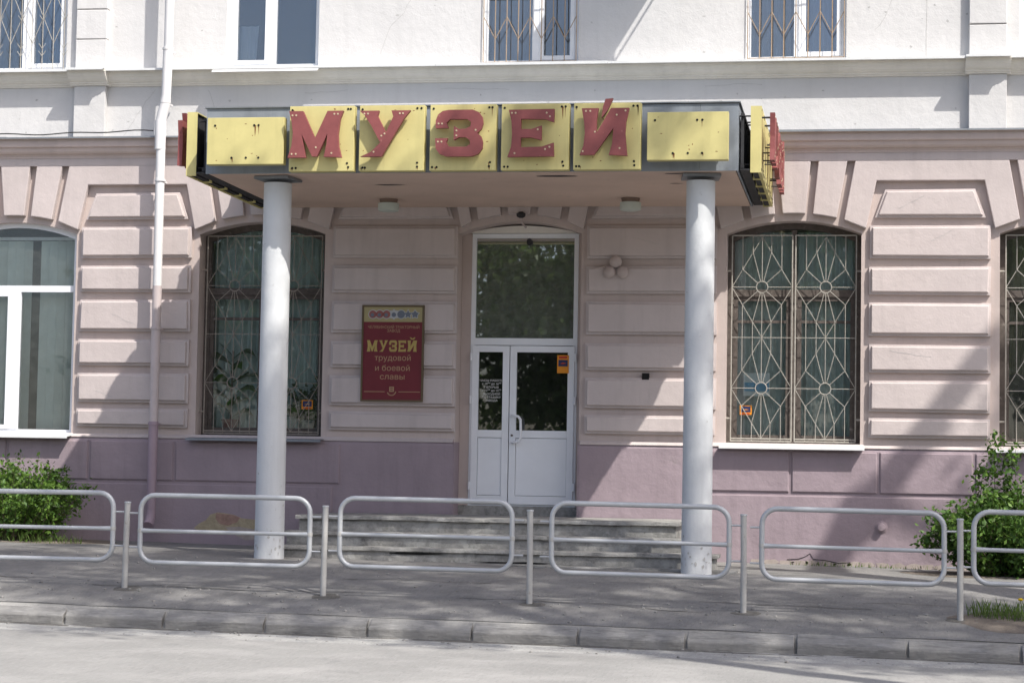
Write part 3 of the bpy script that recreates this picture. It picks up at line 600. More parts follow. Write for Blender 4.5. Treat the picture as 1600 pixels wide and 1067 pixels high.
def along(paths, per, lo, jit_, z_floor=None):
    out_ = []
    for P in paths:
        for _ in range(per):
            t = lo+(1-lo)*max(0, (random.randrange(7)+random.gauss(.5, .16))/7)**.8; t = min(.999, max(0, t)); i = min(5, int(t*6)); f = t*6-i; p = P[i].lerp(P[i+1], f); j = jit_*(.45+.8*math.sin(min(1, t)*2.6))
            out_.append((p.x+random.gauss(0, j), p.y+random.gauss(0, j), p.z+random.gauss(0, j)))
    a = np.array(out_); return a[a[:, 2] > -.12]
def shrub(base, n, spread, height, per, mt, label, size=.055, lo=.12, jit_=.07, extra=None, lean=(0, 0), mt2=None):
    t = thing('shrub', (base[0], base[1], gz(*base)), label, 'shrub')
    mb, paths = stems(base, n, spread, height, lean=lean)
    if extra:
        for P in extra:
            P = [Vector(p) for p in P]; Q = [P[0]*(1-u)**2+P[1]*2*u*(1-u)+P[2]*u*u for u in [i/6 for i in range(7)]]; mb.tube(Q, [.007*(1-.7*i/6) for i in range(7)], 5); paths.append(Q)
    mb.build('stem', TWIG, t, smooth=True); pts = along(paths, per, lo, jit_); k = int(len(pts)*.6); rng.shuffle(pts)
    leaves('foliage', mt, t, pts[:k], size); leaves('foliage', mt2 or mt, t, pts[k:], size*.9); return t
shrub((-6.40, -.95), 115, 1.15, 1.10, 95, LEAF1, 'yellow-green leafy shrub with bare twigs under the white arched window', .062, .10, .045, mt2=LEAF2)
ex = [((5.75, -1.0, .2), (5.7, -1.0, .9), (5.72, -1.05, 1.60)), ((5.9, -1.0, .2), (5.85, -1.0, .9), (5.95, -1.1, 1.40)), ((5.6, -1.0, .2), (5.5, -1.0, .7), (5.60, -1.0, 1.22)), ((5.3, -1.0, .0), (5.0, -1.0, .4), (4.86, -1.0, .28)), ((5.4, -1.0, .0), (5.1, -1.1, .6), (4.98, -1.1, .62))]
shrub((6.0, -1.25), 120, 1.05, 1.08, 160, LEAF2, 'dense deep green shrub with tall sprigs beside the right-hand pier', .068, .05, .055, extra=ex+ex[:3], mt2=LEAF1)
shrub((-8.6, -.9), 30, .8, 1.0, 90, LEAF1, 'low green shrub against the plinth, past the white arched window', .05, .1, .06)
def house_plant(x, y, z, big, label):
    t = thing('house_plant', (x, y, z), label, 'plant')
    MB().lathe([(.08, 0), (.11, .18), (.12, .18), (.12, .2), (.09, .2)], (x, y, z), n=14).build('pot', PLRED if big else CONC, t, smooth=True)
    if big:
        mb = MB()
        for k in range(15):
            a = k*2.4; L_ = random.uniform(.3, .5); z0 = z+.2+k*.06; d = Vector((math.cos(a), math.sin(a)*.5, 0)); pts = [Vector((x, y, z0))+d*L_*u+Vector((0, 0, .30*u-.25*u*u*u)) for u in (0, .25, .5, .75, 1)]
            side = Vector((-d.y, d.x, .5)).normalized(); wd = [.012, .06, .085, .06, .003]
            v = [p+side*w_ for p, w_ in zip(pts, wd)]+[p-side*w_ for p, w_ in zip(pts, wd)]; MBx = [(i, i+1, i+6, i+5) for i in range(4)]; mb.add(v, MBx)
        mb.build('leaf', LEAFP, t, smooth=True); MB().tube([(x, y, z+.15), (x+.02, y, z+1.1)], .015, 6).build('stem', TWIG, t)
    else:
        p = np.column_stack([rng.normal(x, .13, 260), rng.normal(y, .05, 260), z+.2+np.abs(rng.normal(.18, .14, 260))]); leaves('foliage', LEAFP, t, p, .11)
house_plant(-4.02, .42, 1.46, True, 'tall broad-leaved house plant behind the bars, beside the left white column')
house_plant(-2.98, .42, 1.46, False, 'bushy green house plant on the sill behind the small orange sticker')

# stickers, notices
def sticker(x0, x1, z0, z1, y, label, tall=False):
    t = thing('sticker', ((x0+x1)/2, y, z0), label, 'sticker')
    MB().box(x0, x1, y-.003, y, z0, z1).build('backing', ORANGE, t)
    h = z1-z0; w = x1-x0
    MB().box(x0+w*.1, x1-w*.1, y-.005, y-.0035, z0+h*(.38 if tall else .28), z1-h*(.26 if tall else .1)).build('print', NAVY, t)
    MB().box(x0+w*.15, x1-w*.15, y-.005, y-.0035, z1-h*.18 if tall else z0+h*.06, z1-h*.06 if tall else z0+h*.18).build('print', STRED, t)
    MB().prism([(x0+w*.25, z0+h*.52), (x0+w*.5, z0+h*.5), (x0+w*.78, z0+h*.55), (x0+w*.5, z0+h*.6)], y-.007, y-.0055).build('print', ORANGE if not tall else STRED, t)
sticker(-3.02, -2.87, 1.80, 1.92, .285, 'small orange sticker on the barred window beside the left white column')
sticker(2.66, 2.81, 1.80, 1.92, .285, 'small orange sticker low on the star-grille window')
sticker(.335, .485, 2.30, 2.53, D-.035, 'upright orange sticker on the glass of the white entrance door', True)
t = thing('window_notice', (2.90, .24, 2.05), 'white and blue paper notice behind the star-grille window', 'notice')
MB().box(2.70, 3.03, .34, .345, 2.04, 2.33).build('sheet', PAPER, t); MB().box(2.71, 3.02, .336, .339, 2.10, 2.21).build('print', CYAN, t)
t = thing('opening_hours', (-.515, D-.004, 1.9), 'white opening-hours lettering on the narrow door glass', 'lettering')
for k, (s_, w_) in enumerate((('ЧАСЫ РАБОТЫ', .315), ('с 10⁰⁰ до 16⁰⁰', .25), ('ПЕРЕРЫВ', .18), ('с 12⁰⁰ до 13⁰⁰', .25), ('ВЫХОДНОЙ', .22), ('ПО ГРАФИКУ', .24), ('ЗАВОДА', .16))):
    text_mesh(s_, .037, (-.515, 2.20-k*.043), D-.006, LETW, 'text_line', t, bold=.012, width=w_)

# ------------------------------------------------------------------ wall fittings
t = thing('alarm_bells', (1.11, -.08, 3.5), 'cluster of three round painted alarm bells on the pier by the door', 'bells')
for x_, z in ((1.11, 3.69), (1.03, 3.555), (1.20, 3.555)):
    MB().lathe([(.06, 0), (.06, .02), (.078, .03), (.078, .05), (.06, .075), (.03, .09), (.008, .095)], (x_, -.078, z), 'y', 22).build('bell', BELL, t, smooth=True)
MB().tube([(.78, -.05, 3.60), (.9, -.085, 3.61), (1.0, -.085, 3.63)], .014, 6).build('cable', BELL, t, smooth=True)
t = thing('junction_box', (1.50, -.05, 2.2), 'small black square box on the pier between door and right column', 'box')
MB().box(1.455, 1.545, -.06, 0, 2.215, 2.295).build('case', BLACK, t, bevel=.006)
t = thing('door_lamp', (-.10, -.05, 4.2), 'little dark lamp on a bent bracket over the door arch', 'lamp')
MB().tube([(-.06, .02, 4.14), (-.085, -.10, 4.17), (-.10, -.14, 4.25)], .012, 8).build('bracket', BELL, t, smooth=True)
MB().lathe([(.02, -.02), (.055, 0), (.06, .035), (.02, .06)], (-.10, -.14, 4.26), 'z', 14).build('lamp_head', DARKM, t, smooth=True)
t = thing('door_bell_push', (-.055, D-.05, 3.97), 'small dark sensor on the frame at the top of the door glass', 'sensor'); MB().prism(blob((-.055, 3.985), .035, .045, 10, 0, 0, .05), D-.03, D-.002).build('case', DARKM, t)
mb = MB(); pts = [(x_, -.24+.02*math.sin(x_*3), 5.365+.018*math.sin(x_*2.1)+.01*math.sin(x_*7)) for x_ in frange(-12.5, -4.95, 60)]
props(mb.tube(pts, .008, 6).build('cable', WIRE, None, smooth=True), 'thin black cable lying along the pink cornice ledge by the downpipe', 'cable')

# downpipe
DP = thing('downpipe', (-4.81, -.31, gz(-4.8, -.3)), 'long round downpipe, white above and pink to purple below, on the left pier', 'downpipe')
def pipe(pts, r, mt): MB().tube(pts, r, 18).build('pipe', mt, DP, smooth=True)
yp = -.32
for a, b in ((6.42, 8.0), (8.0, 9.5), (9.5, 10.6)): pipe([(-4.755, yp, a), (-4.755, yp, b+.02)], [.058, .064], PIPEW)
pipe([(-4.77, yp, 5.74), (-4.755, yp, 6.46)], [.062, .066], PIPEW)
pipe([(-4.77, yp, 5.80), (-4.775, yp, 5.73), (-4.80, yp, 5.62), (-4.825, yp, 5.52), (-4.83, yp, 5.45)], .068, PIPEW)
pipe([(-4.83, yp, 5.12), (-4.83, yp, 5.50)], [.070, .074], PIPEW)
pipe([(-4.815, yp, 3.30), (-4.82, yp, 5.16)], [.056, .060], PIPEW)
pipe([(-4.815, yp, 2.78), (-4.815, yp, 3.35)], [.056, .060], PIPEP); pipe([(-4.815, yp, 1.55), (-4.815, yp, 2.82)], [.056, .061], PIPEP)
pipe([(-4.815, yp, .42), (-4.815, yp, 1.60)], [.058, .062], PIPEV); pipe([(-4.815, yp, .46), (-4.815, yp-.01, .40), (-4.815, yp-.04, .33), (-4.815, yp-.10, .27)], [.062, .064, .064, .066], PIPEV)
for z, mt in ((6.44, PIPEW), (5.74, PIPEW), (5.14, PIPEW), (4.72, PIPEW), (2.80, PIPEP), (1.57, PIPEV)):
    x_ = -4.76 if z > 6 else (-4.775 if z > 5.6 else (-4.83 if z > 5 else -4.815))
    mb = MB(); mb.lathe([(.072, -.014), (.072, .014)], (x_, yp, z), n=18); mb.box(x_-.012, x_+.012, yp, -.05, z-.012, z+.012); mb.build('collar', mt, DP, smooth=True)

# small balcony above the frame (its shadow falls beside the upper window)
t = thing('balcony', (1.75, 0, 8.4), 'small concrete balcony with thin metal rails high above the canopy', 'balcony')
MB().box(1.15, 2.30, -1.35, 0, 8.42, 8.56).build('slab', CONC, t)
mb = MB()
for x_, yy in ((2.45, -1.30), (2.45, -.65), (2.45, -.02)): mb.tube([(2.30, yy, 8.5), (x_, yy, 8.5), (x_, yy, 9.5)], .02, 6)
for z in (8.55, 8.8, 9.5): mb.tube([(2.45, -1.30, z), (2.45, -.0, z)], .014, 6)
mb.build('railing', RAILM, t, smooth=True)

# ------------------------------------------------------------------ canopy
CX0, CX1, CY, CZ0, CZ1 = -3.28, 2.815, -3.20, 4.385, 5.135
CAN = thing('entrance_canopy', (-.2, CY, 0), 'flat entrance canopy with grey-blue metal fascia on two white round columns', 'canopy')
MB().box(CX0+.02, CX1-.02, CY+.02, -.30, CZ0+.03, CZ1-.03).build('roof_slab', CONC, CAN)
MB().box(CX0+.02, CX1-.02, -.30, PR-.004, CZ0+.03, 4.9).build('roof_slab', CONC, CAN)
sf = MB(); sf.box(CX0+.03, CX1-.03, CY+.03, PR-.005, CZ0+.002, CZ0+.028)
sf.build('soffit', SOFFIT, CAN)
ed = [CX0, -2.25, -1.05, .15, 1.35, 2.39, CX1]
for a, b in zip(ed, ed[1:]): MB().box(a+.0015, b-.0015, CY, CY+.018, CZ0, CZ1+random.uniform(-.004, .004)).build('fascia_panel', FASC, CAN)
for x_ in (CX0, CX1-.018):
    for a, b in ((CY+.02, -2.1), (-2.1, -1.05), (-1.05, PR-.005)): MB().box(x_, x_+.018, a+.0015, b-.0015, CZ0+.0, CZ1-.01).build('fascia_panel', DARKM if x_ < 0 else FASC, CAN)  # left end coloured near black, like the void behind its signs
MB().box(CX0-.02, CX1+.02, CY-.02, -.29, CZ1+.005, CZ1+.02).build('roof_sheet', SHEET, CAN)
for s_, x_ in ((-1, -2.515), (1, 2.38)):
    base = gz(x_, -2.85); k = [(.172, 0), (.170, .25), (.166, 1.2), (.163, 2.6), (.161, CZ0-base-.04)]
    col = MB().lathe([(r, hh) for r, hh in k], (x_, -2.85, base-.03), n=40).build('column', COLM, CAN, smooth=True)
    fl_ = MB()
    for k in range(46):
        th = random.uniform(0, 6.283); zz = base+.05+abs(random.gauss(0, .20)) if k < 38 else base+random.uniform(.2, 3.8); hw_ = random.uniform(.006, .03)*(.6 if k < 38 else .3); hh_ = random.uniform(.008, .045)*(.6 if k < 38 else .3); rr_ = .1745
        fl_.add([((x_+rr_*math.cos(th+hw_/rr_*a_)), -2.85+rr_*math.sin(th+hw_/rr_*a_), zz+b_*hh_) for a_, b_ in ((-1, random.uniform(-.5, .3)), (-.3, -1), (.5, random.uniform(-1, -.5)), (1, .2), (.3, 1), (-.6, random.uniform(.3, 1)))], [(0, 1, 2, 3, 4, 5)])
    fl_.build('flaked_paint', FLAKE, col, kind='stuff')
    a = math.radians(8*s_); pl = [(x_+.30*math.cos(a+q), -2.85+.30*math.sin(a+q)) for q in (math.pi/4, 3*math.pi/4, 5*math.pi/4, 7*math.pi/4)]
    mb = MB(); mb.add([(p[0], p[1], CZ0-.035) for p in pl]+[(p[0], p[1], CZ0-.005) for p in pl], [(3,2,1,0), (4,5,6,7), (0,1,5,4), (1,2,6,5), (2,3,7,6), (3,0,4,7)]); mb.build('capital_plate', SHEET, col)
for x_, l in ((-1.645, 'round ceiling lamp under the canopy soffit, beside the left column'), (1.375, 'round ceiling lamp under the canopy soffit, beside the right column')):
    t = thing('ceiling_lamp', (x_, -.9, CZ0), l, 'lamp')
    MB().lathe([(.105, -.05), (.115, 0)], (x_, -.9, CZ0), n=22).build('lamp_base', LAMPB, t, smooth=True)
    MB().lathe([(.09, -.155), (.125, -.145), (.132, -.12), (.13, -.052), (.10, -.05)], (x_, -.9, CZ0), n=26).build('diffuser', LAMPG, t, smooth=True)
mb = MB()
for x_, yy, l in ((-1.5, -2.6, .3), (.9, -2.7, .28), (2.0, -1.9, .12), (2.1, -2.9, .2)): mb.prism([(x_+u*l, 0) for u in (0, 1)]+[(x_+l, .01), (x_+l*.4, .02), (x_, .012)], yy, yy+.01)
for x_, yy, l in ((-1.5, -2.6, .3), (.9, -2.7, .28), (2.0, -1.9, .12), (2.1, -2.9, .2)): pass
# peeling soffit flakes
fl = MB()
for x_, yy, l in ((-1.35, -2.2, .16), (.75, -2.85, .22), (2.1, -3.0, .14), (2.05, -2.2, .08)):
    n = 9; v = [(x_+l*math.cos(2*math.pi*i/n)*(1+random.uniform(-.3, .3)), yy+.25*l*math.sin(2*math.pi*i/n), CZ0-.002) for i in range(n)]; fl.add(v, [tuple(range(n-1, -1, -1))])
fl.build('soffit_stain', DARKM, CAN)

# sign plates with letters
M_ = [(168,545),(235,545),(294,672),(352,545),(427,545),(412,585),(404,655),(408,710),(422,762),(338,758),(350,700),(353,650),(306,757),(282,757),(230,652),(240,700),(252,762),(165,762),(182,710),(188,650),(180,590)]
Y_ = [(505,542),(597,542),(590,566),(630,645),(664,570),(655,542),(745,542),(714,580),(612,757),(512,757),(562,735),(605,692),(560,610),(530,565)]
Z_ = [(868,625),(868,590),(878,562),(900,545),(930,540),(1040,540),(1068,552),(1085,575),(1088,605),(1080,632),(1062,648),(1080,664),(1088,690),(1086,720),(1070,745),(1040,757),(920,757),(888,745),(870,720),(867,672),(925,672),(918,692),(930,712),(1012,712),(1030,700),(1028,682),(1008,668),(978,668),(953,681),(953,615),(978,630),(1008,628),(1030,618),(1032,598),(1015,584),(935,584),(918,600),(928,625)]
E_ = [(-5,537),(205,535),(203,597),(165,583),(52,580),(52,627),(100,628),(147,612),(147,680),(100,667),(52,668),(52,712),(150,710),(203,692),(205,755),(-8,757),(8,710),(12,650),(8,590)]
I_ = [(342,535),(420,535),(412,590),(412,650),(478,535),(562,535),(548,600),(545,650),(550,710),(555,757),(470,752),(485,700),(490,627),(402,752),(335,752),(352,710),(358,650),(354,600)]
B_ = [(452,492),(487,490),(462,545),(435,580),(440,530)]
PB = {'М': (160,470,515,820), 'У': (495,802,510,818), 'З': (833,1142,508,816), 'Е': (-45,268,502,812), 'Й': (300,612,503,814)}
LET = {'М': [M_], 'У': [Y_], 'З': [Z_], 'Е': [E_], 'Й': [I_, B_]}
def disc(mb, x_, z, r, y): return mb.lathe([(r, 0), (r, .004)], (x_, y, z), 'y', 10)
def rot_side(mb, x_face, side, y_c):
    """turn geometry built about x=0 facing -Y so that it faces +X (side=1) or -X (side=-1) at the given face"""
    mb.v = [(x_face-side*(y), y_c+side*x_, z) for x_, y, z in mb.v]
    return mb
def letter_sign(ch, xa, xb, za, zb, label, side=0, yc=0.0, bevel=True):
    x0, x1 = (xa, xb) if side == 0 else (-(xb-xa)/2, (xb-xa)/2)
    yf = CY if side == 0 else 0.0
    def fin(mb): return mb if side == 0 else rot_side(mb, CX1 if side > 0 else CX0, side, yc)
    base = ((xa+xb)/2, CY-.15, za) if side == 0 else ((CX1+.2 if side > 0 else CX0-.2), yc, za)
    t = thing('sign_letter' if ch else 'sign_plate', base, label, 'sign letter' if ch else 'sign plate', 'yellow sign plates on the canopy')
    ty = .05 if ch or side else .10
    y_out = yf-.25
    if side == 0: MB().box(x0, x1, y_out, y_out+.12, za, zb).build('plate', YEL, t, bevel=.006)
    else:
        tr = MB(); tr.box(x0, x1, y_out, y_out+.014, za, zb); tr.box(x0, x0+.012, y_out+.014, y_out+.12, za, zb); tr.box(x1-.012, x1, y_out+.014, y_out+.12, za, zb)
        tr.box(x0+.012, x1-.012, y_out+.014, y_out+.12, zb-.012, zb); tr.box(x0+.012, x1-.012, y_out+.014, y_out+.035, za, za+.012); fin(tr).build('plate', YEL, t)
        fin(MB().box(x0+.014, x1-.014, y_out+.0155, y_out+.10, za+.014, zb-.014)).build('tray_inner_shade', DARKM, t)  # near-black fill added for the shaded inside of the open-backed tray
    rods = MB()
    for x_ in (x0+.08, x1-.08):
        for z in (za+.10, zb-.10): rods.tube([(x_, yf+.0, z), (x_, y_out+.12, z)], .009, 6)
    fin(rods).build('rods', DARKM, t, smooth=True, kind='stuff')
    holes = MB()
    w, h = x1-x0, zb-za
    if ch:
        hs = [(.05, .05), (.10, .05), (.91, .06), (.91, .12), (.05, .94), (.90, .95), (.95, .95)]
    else: hs = [(.10, .83), (.62, .83), (.68, .83), (.33, .14), (.51, .14), (.68, .14)]
    for u, v_ in hs: disc(holes, x0+w*u+random.uniform(-.01, .01), za+h*v_, .013, y_out-.0005)
    fin(holes).build('bolt_holes', BLACK, t, kind='stuff')
    dr = MB()
    for k in range(4 if side == 0 else 1):
        u, v_ = random.choice(hs); xx = x0+w*u+random.uniform(-.01, .01); zz = za+h*v_; ln = min(zz-za-.005, random.uniform(.03, .16)); ww = random.uniform(.004, .009)
        if ln > .01: dr.prism([(xx-ww, zz), (xx+ww, zz), (xx+ww*.5, zz-ln*.7), (xx, zz-ln), (xx-ww*.6, zz-ln*.5)], y_out-.0012, y_out-.0002)
    for k in range(7):
        dr.prism(blob((random.uniform(x0+.05, x1-.05), random.uniform(za+.03, zb-.03)), random.uniform(.004, .014), random.uniform(.003, .008), 7, 0, 0, .5), y_out-.001, y_out-.0002)
    if dr.v: fin(dr).build('rust_marks', RUST, t, kind='stuff')
    if not ch: return t
    px0, px1, pz0, pz1 = PB[ch]; lo_ = .30 if side == 0 else .34
    for k, P in enumerate(LET[ch]):
        q = [(x0+(a-px0)/(px1-px0)*w, zb-(b-pz0)/(pz1-pz0)*h) for a, b in P]
        fin(MB().prism(q, yf-lo_-.055, yf-lo_)).build('letter' if k == 0 else 'letter_accent', RED, t)
    q0 = [(x0+(a-px0)/(px1-px0)*w, zb-(b-pz0)/(pz1-pz0)*h) for a, b in LET[ch][0]]
    cx_, cz_ = sum(a for a, b in q0)/len(q0), sum(b for a, b in q0)/len(q0)
    dots = MB()
    for (a, b), sc in (((.14, .86), 0), ((.20, .86), 0), ((.72, .86), 0), ((.78, .86), 0)) :
        pass
    DOT = {'М': [(185,565),(203,565),(385,560),(402,560),(185,745),(205,745),(375,742),(300,715)], 'У': [(528,556),(545,556),(695,556),(710,556),(610,660),(575,735),(625,650)], 'З': [(882,604),(898,604),(966,637),(966,660),(880,688),(897,688),(1055,635)],
           'Е': [(10,552),(27,552),(185,570),(170,553),(130,630),(25,740),(165,722),(185,712)], 'Й': [(362,548),(382,548),(505,567),(545,548),(520,722),(405,645),(350,735)]}[ch]
    st = MB()
    for a, b in DOT: disc(st, x0+(a-px0)/(px1-px0)*w, zb-(b-pz0)/(pz1-pz0)*h, .0105, yf-lo_-.0555)
    for (a, b) in ((.25, .3), (.75, .3), (.3, .7), (.7, .7)): pass
    fin(st).build('bolt_heads', BOLT, t, kind='stuff')
    rd = MB()
    for (a, b) in DOT[:2]+DOT[-2:]: rd.tube([(x0+(a-px0)/(px1-px0)*w, yf-lo_, zb-(b-pz0)/(pz1-pz0)*h), (x0+(a-px0)/(px1-px0)*w, yf-.25, zb-(b-pz0)/(pz1-pz0)*h)], .008, 6)
    fin(rd).build('spacer_rods', DARKM, t, smooth=True, kind='stuff')
    return t
FR = (('М', -2.225, -1.475), ('У', -1.415, -.67), ('З', -.605, .145), ('Е', .205, .965), ('Й', 1.015, 1.76))
ORD = ['first', 'second', 'third', 'fourth', 'fifth, accented']
for k, (ch, a, b) in enumerate(FR): letter_sign(ch, a, b, 4.37, 5.11, '%s red letter of the word, %s, on a square yellow plate on the canopy front' % (ORD[k], ch))
letter_sign(None, -3.19, -2.29, 4.455, 4.99, 'blank yellow plate on the canopy front before the first letter')
letter_sign(None, 1.83, 2.72, 4.47, 5.00, 'blank yellow plate on the canopy front after the accented last letter')
for side, word, nm in ((1, 'МУЗЕЙ', 'end facing the star-grille window'), (-1, 'МУЗЕЙ', 'end facing the downpipe')):
    for k, ch in enumerate(word):
        yc = (-2.86+.605*k) if side > 0 else (-2.86+.605*(4-k))
        letter_sign(ch, -.29, .29, 4.37, 5.11, '%s red letter, %s, on the canopy %s' % (ORD[k], ch, nm), side, yc)
for x_, sgn in ((CX0, -1), (CX1, 1)):
    mb = MB()
    for z in (4.42, 5.0): mb.box(min(x_+sgn*.02, x_+sgn*.06), max(x_+sgn*.02, x_+sgn*.06), CY+.05, -.12, z, z+.035)
    for k in range(8): yy = CY+.1+k*.4; mb.box(min(x_+sgn*.021, x_+sgn*.055), max(x_+sgn*.021, x_+sgn*.055), yy, yy+.03, 4.455, 4.999)
    mb.box(min(x_+sgn*.019, x_+sgn*.125), max(x_+sgn*.019, x_+sgn*.125), CY+.03, -.12, 4.395, 4.41); mb.build('side_frame_and_gap_shade', DARKM, CAN)  # lowest box is an added dark strip standing for the shaded gap

# ------------------------------------------------------------------ plaque
PX, PZ = -1.735, 2.515; PQ = thing('museum_plaque', (PX, -.10, 1.9), 'dark red museum plaque with gold lettering and a row of medals on the pier', 'plaque')
pw, ph = .405, .615
MB().box(PX-pw+.012, PX+pw-.012, -.118, -.082, PZ-ph+.012, PZ+ph-.012).build('board', PLRED, PQ)
rect_frame(MB(), PX-pw, PX+pw, PZ-ph, PZ+ph, .022, -.128, -.08).build('frame', PLFR, PQ)
yy = -.1195
MB().box(PX-pw+.024, PX+pw-.024, yy, -.1182, PZ+ph-.215, PZ+ph-.024).build('gold_band', GOLDB, PQ)
def ngon(cx_, cz_, r, n, rot=0.0, star=None):
    return [(cx_+(r if (star is None or i % 2 == 0) else r*star)*math.sin(rot+2*math.pi*i/n), cz_+(r if (star is None or i % 2 == 0) else r*star)*math.cos(rot+2*math.pi*i/n)) for i in range(n)]
zb_ = PZ+ph-.118
for k, (dx, kind) in enumerate(((-.265, 'o'), (-.175, 'o'), (-.085, 'o'), (.01, 'f'), (.105, 'd'), (.195, 's'), (.285, 'p'))):
    if kind == 's': a, b = ngon(PX+dx, zb_, .070, 10, 0, .5), ngon(PX+dx, zb_, .056, 10, 0, .48)
    elif kind == 'p': a, b = ngon(PX+dx, zb_, .066, 10, 0, .62), ngon(PX+dx, zb_, .052, 10, 0, .6)
    elif kind == 'f': a, b = ngon(PX+dx, zb_, .070, 16, 0, .78), ngon(PX+dx, zb_-.005, .030, 14)
    else: a, b = ngon(PX+dx, zb_, .060, 20), ngon(PX+dx, zb_, .050, 20)
    md = MB().prism(a, yy-.0014-k*.0001, yy-.0006).build('medal', SILV, PQ)
    MB().prism(b, yy-.003, yy-.0018).build('medal_face', MEDR if kind == 'o' else MEDB, md)
    if kind == 'o': MB().prism(ngon(PX+dx-.005, zb_-.008, .024, 12), yy-.0042, yy-.0032).build('medal_face', MEDB, md)
text_mesh('ЧЕЛЯБИНСКИЙ ТРАКТОРНЫЙ', .05, (PX+.01, PZ+ph-.275), yy, GOLDD, 'text_line', PQ, bold=.008, width=.67)
text_mesh('ЗАВОД', .05, (PX+.01, PZ+ph-.33), yy, GOLDD, 'text_line', PQ, bold=.01, width=.17)
# slab-serif heading drawn from the sign's own letter shapes
xh = PX-.335
for ch, w_ in (('М', .155), ('У', .13), ('З', .115), ('Е', .115), ('Й', .14)):
    P = LET[ch][0]; ax = [a for a, b in P]; az = [b for a, b in P]; sx = (w_-.012)/(max(ax)-min(ax)); sz = .145/(max(az)-min(az))
    MB().prism([(xh+(a-min(ax))*sx, PZ+.165-(b-min(az))*sz) for a, b in P], yy-.002, yy).build('letter', GOLD, PQ)
    if ch == 'Й': MB().prism([(xh+.03, PZ+.205), (xh+.045, PZ+.205), (xh+.068, PZ+.19), (xh+.092, PZ+.205), (xh+.107, PZ+.205), (xh+.085, PZ+.175), (xh+.052, PZ+.175)], yy-.002, yy).build('letter_accent', GOLD, PQ)
    xh += w_+.003
for k, (s_, w_) in enumerate((('трудовой', .47), ('и боевой', .45), ('славы', .32))): text_mesh(s_, .100, (PX+.005, (PZ-.065, PZ-.185, PZ-.305)[k]), yy, GOLDD, 'text_line', PQ, bold=.02, width=w_)
lg = MB(); lz = PZ-.49
lg.box(PX-.36, PX-.09, yy-.0016, yy, lz-.004, lz+.004); lg.box(PX+.09, PX+.37, yy-.0016, yy, lz-.004, lz+.004)
for k in range(11):
    a = math.radians(200+k*14); lg.prism([(PX+r*math.cos(q), lz+.01+r*math.sin(q)) for r, q in ((.048, a), (.062, a), (.062, a+.2), (.048, a+.2))], yy-.0016, yy)
for k in range(3): lg.box(PX-.03, PX+.03, yy-.0016, yy, lz+.0+k*.025, lz+.014+k*.025)
lg.box(PX-.03, PX-.018, yy-.0018, yy, lz, lz+.065); lg.box(PX+.018, PX+.03, yy-.0018, yy, lz, lz+.065)
lg.build('emblem', GOLDD, PQ)

# ------------------------------------------------------------------ entrance steps
ST = thing('entrance_steps', (-.1, -1.6, gz(0, -1.6)), 'worn grey concrete entrance steps between the two white columns', 'steps')
def rough_slab(x0, x1, y0, y1, z0, z1, n=60):
    mb = MB(); xs = frange(x0, x1, n); r = lambda s: noise.noise((s*4.1, z1*9, y0))*.018+noise.noise((s*17, z1*5, y0*3))*.011
    zt = [z1+noise.noise((x_*2, z1, 1))*.006 for x_ in xs]; prof = []
    for x_, z in zip(xs, zt):
        c_ = max(.002, .012+r(x_)); prof.append([(x_, y1, z0), (x_, y0+max(0, -r(x_+9))*.6, z0), (x_, y0+max(0, -r(x_))*.4, z-.045), (x_, y0+.004, z-c_), (x_, y0+c_*1.1, z), (x_, y1, z)])
    k = 6; mb.add([p for q in prof for p in q], [(i*k+j, (i+1)*k+j, (i+1)*k+(j+1)%k, i*k+(j+1)%k) for i in range(n) for j in range(k)]+[tuple(range(k)), tuple(n*k+j for j in range(k-1, -1, -1))])
    return mb
rough_slab(-2.45, 2.06, -1.80, -.08, -.1, .44).build('riser', CONC, ST)
rough_slab(-2.49, 2.10, -1.845, -.076, .443, .482).build('landing_slab', CONC, ST)
rough_slab(-2.52, 2.32, -2.10, -1.805, -.1, .262).build('riser', CONC, ST); rough_slab(-2.55, 2.36, -2.135, -1.81, .265, .302).build('tread_slab', CONC, ST)
rough_slab(-2.60, 2.56, -2.40, -2.105, -.12, .102).build('riser', CONC, ST); rough_slab(-2.62, 2.60, -2.43, -2.14, .105, .140).build('tread_slab', CONC, ST)
rough_slab(-2.72, 2.82, -2.68, -2.405, -.25, -.022).build('riser', CONC, ST)
MB().box(-.92, .65, -.074, D-.02, .3, .478).build('door_sill_slab', CONC, ST)
for x0, z, w_, yf in ((-.9, .02, .5, -2.405), (.8, .2, .4, -2.105), (1.5, .21, .3, -2.105), (-1.6, .22, .35, -2.105), (-.3, .4, .4, -1.805), (.35, -.05, .9, -2.69)):   # flat spall blobs, the widest coloured black to look hollow
    MB().prism(blob((x0, z+.055), w_*.5, .012, 14, 0, 0, .5), yf-.0065, yf+.02).build('spalled_patch', BLACK if w_ > .45 else CONC, ST)

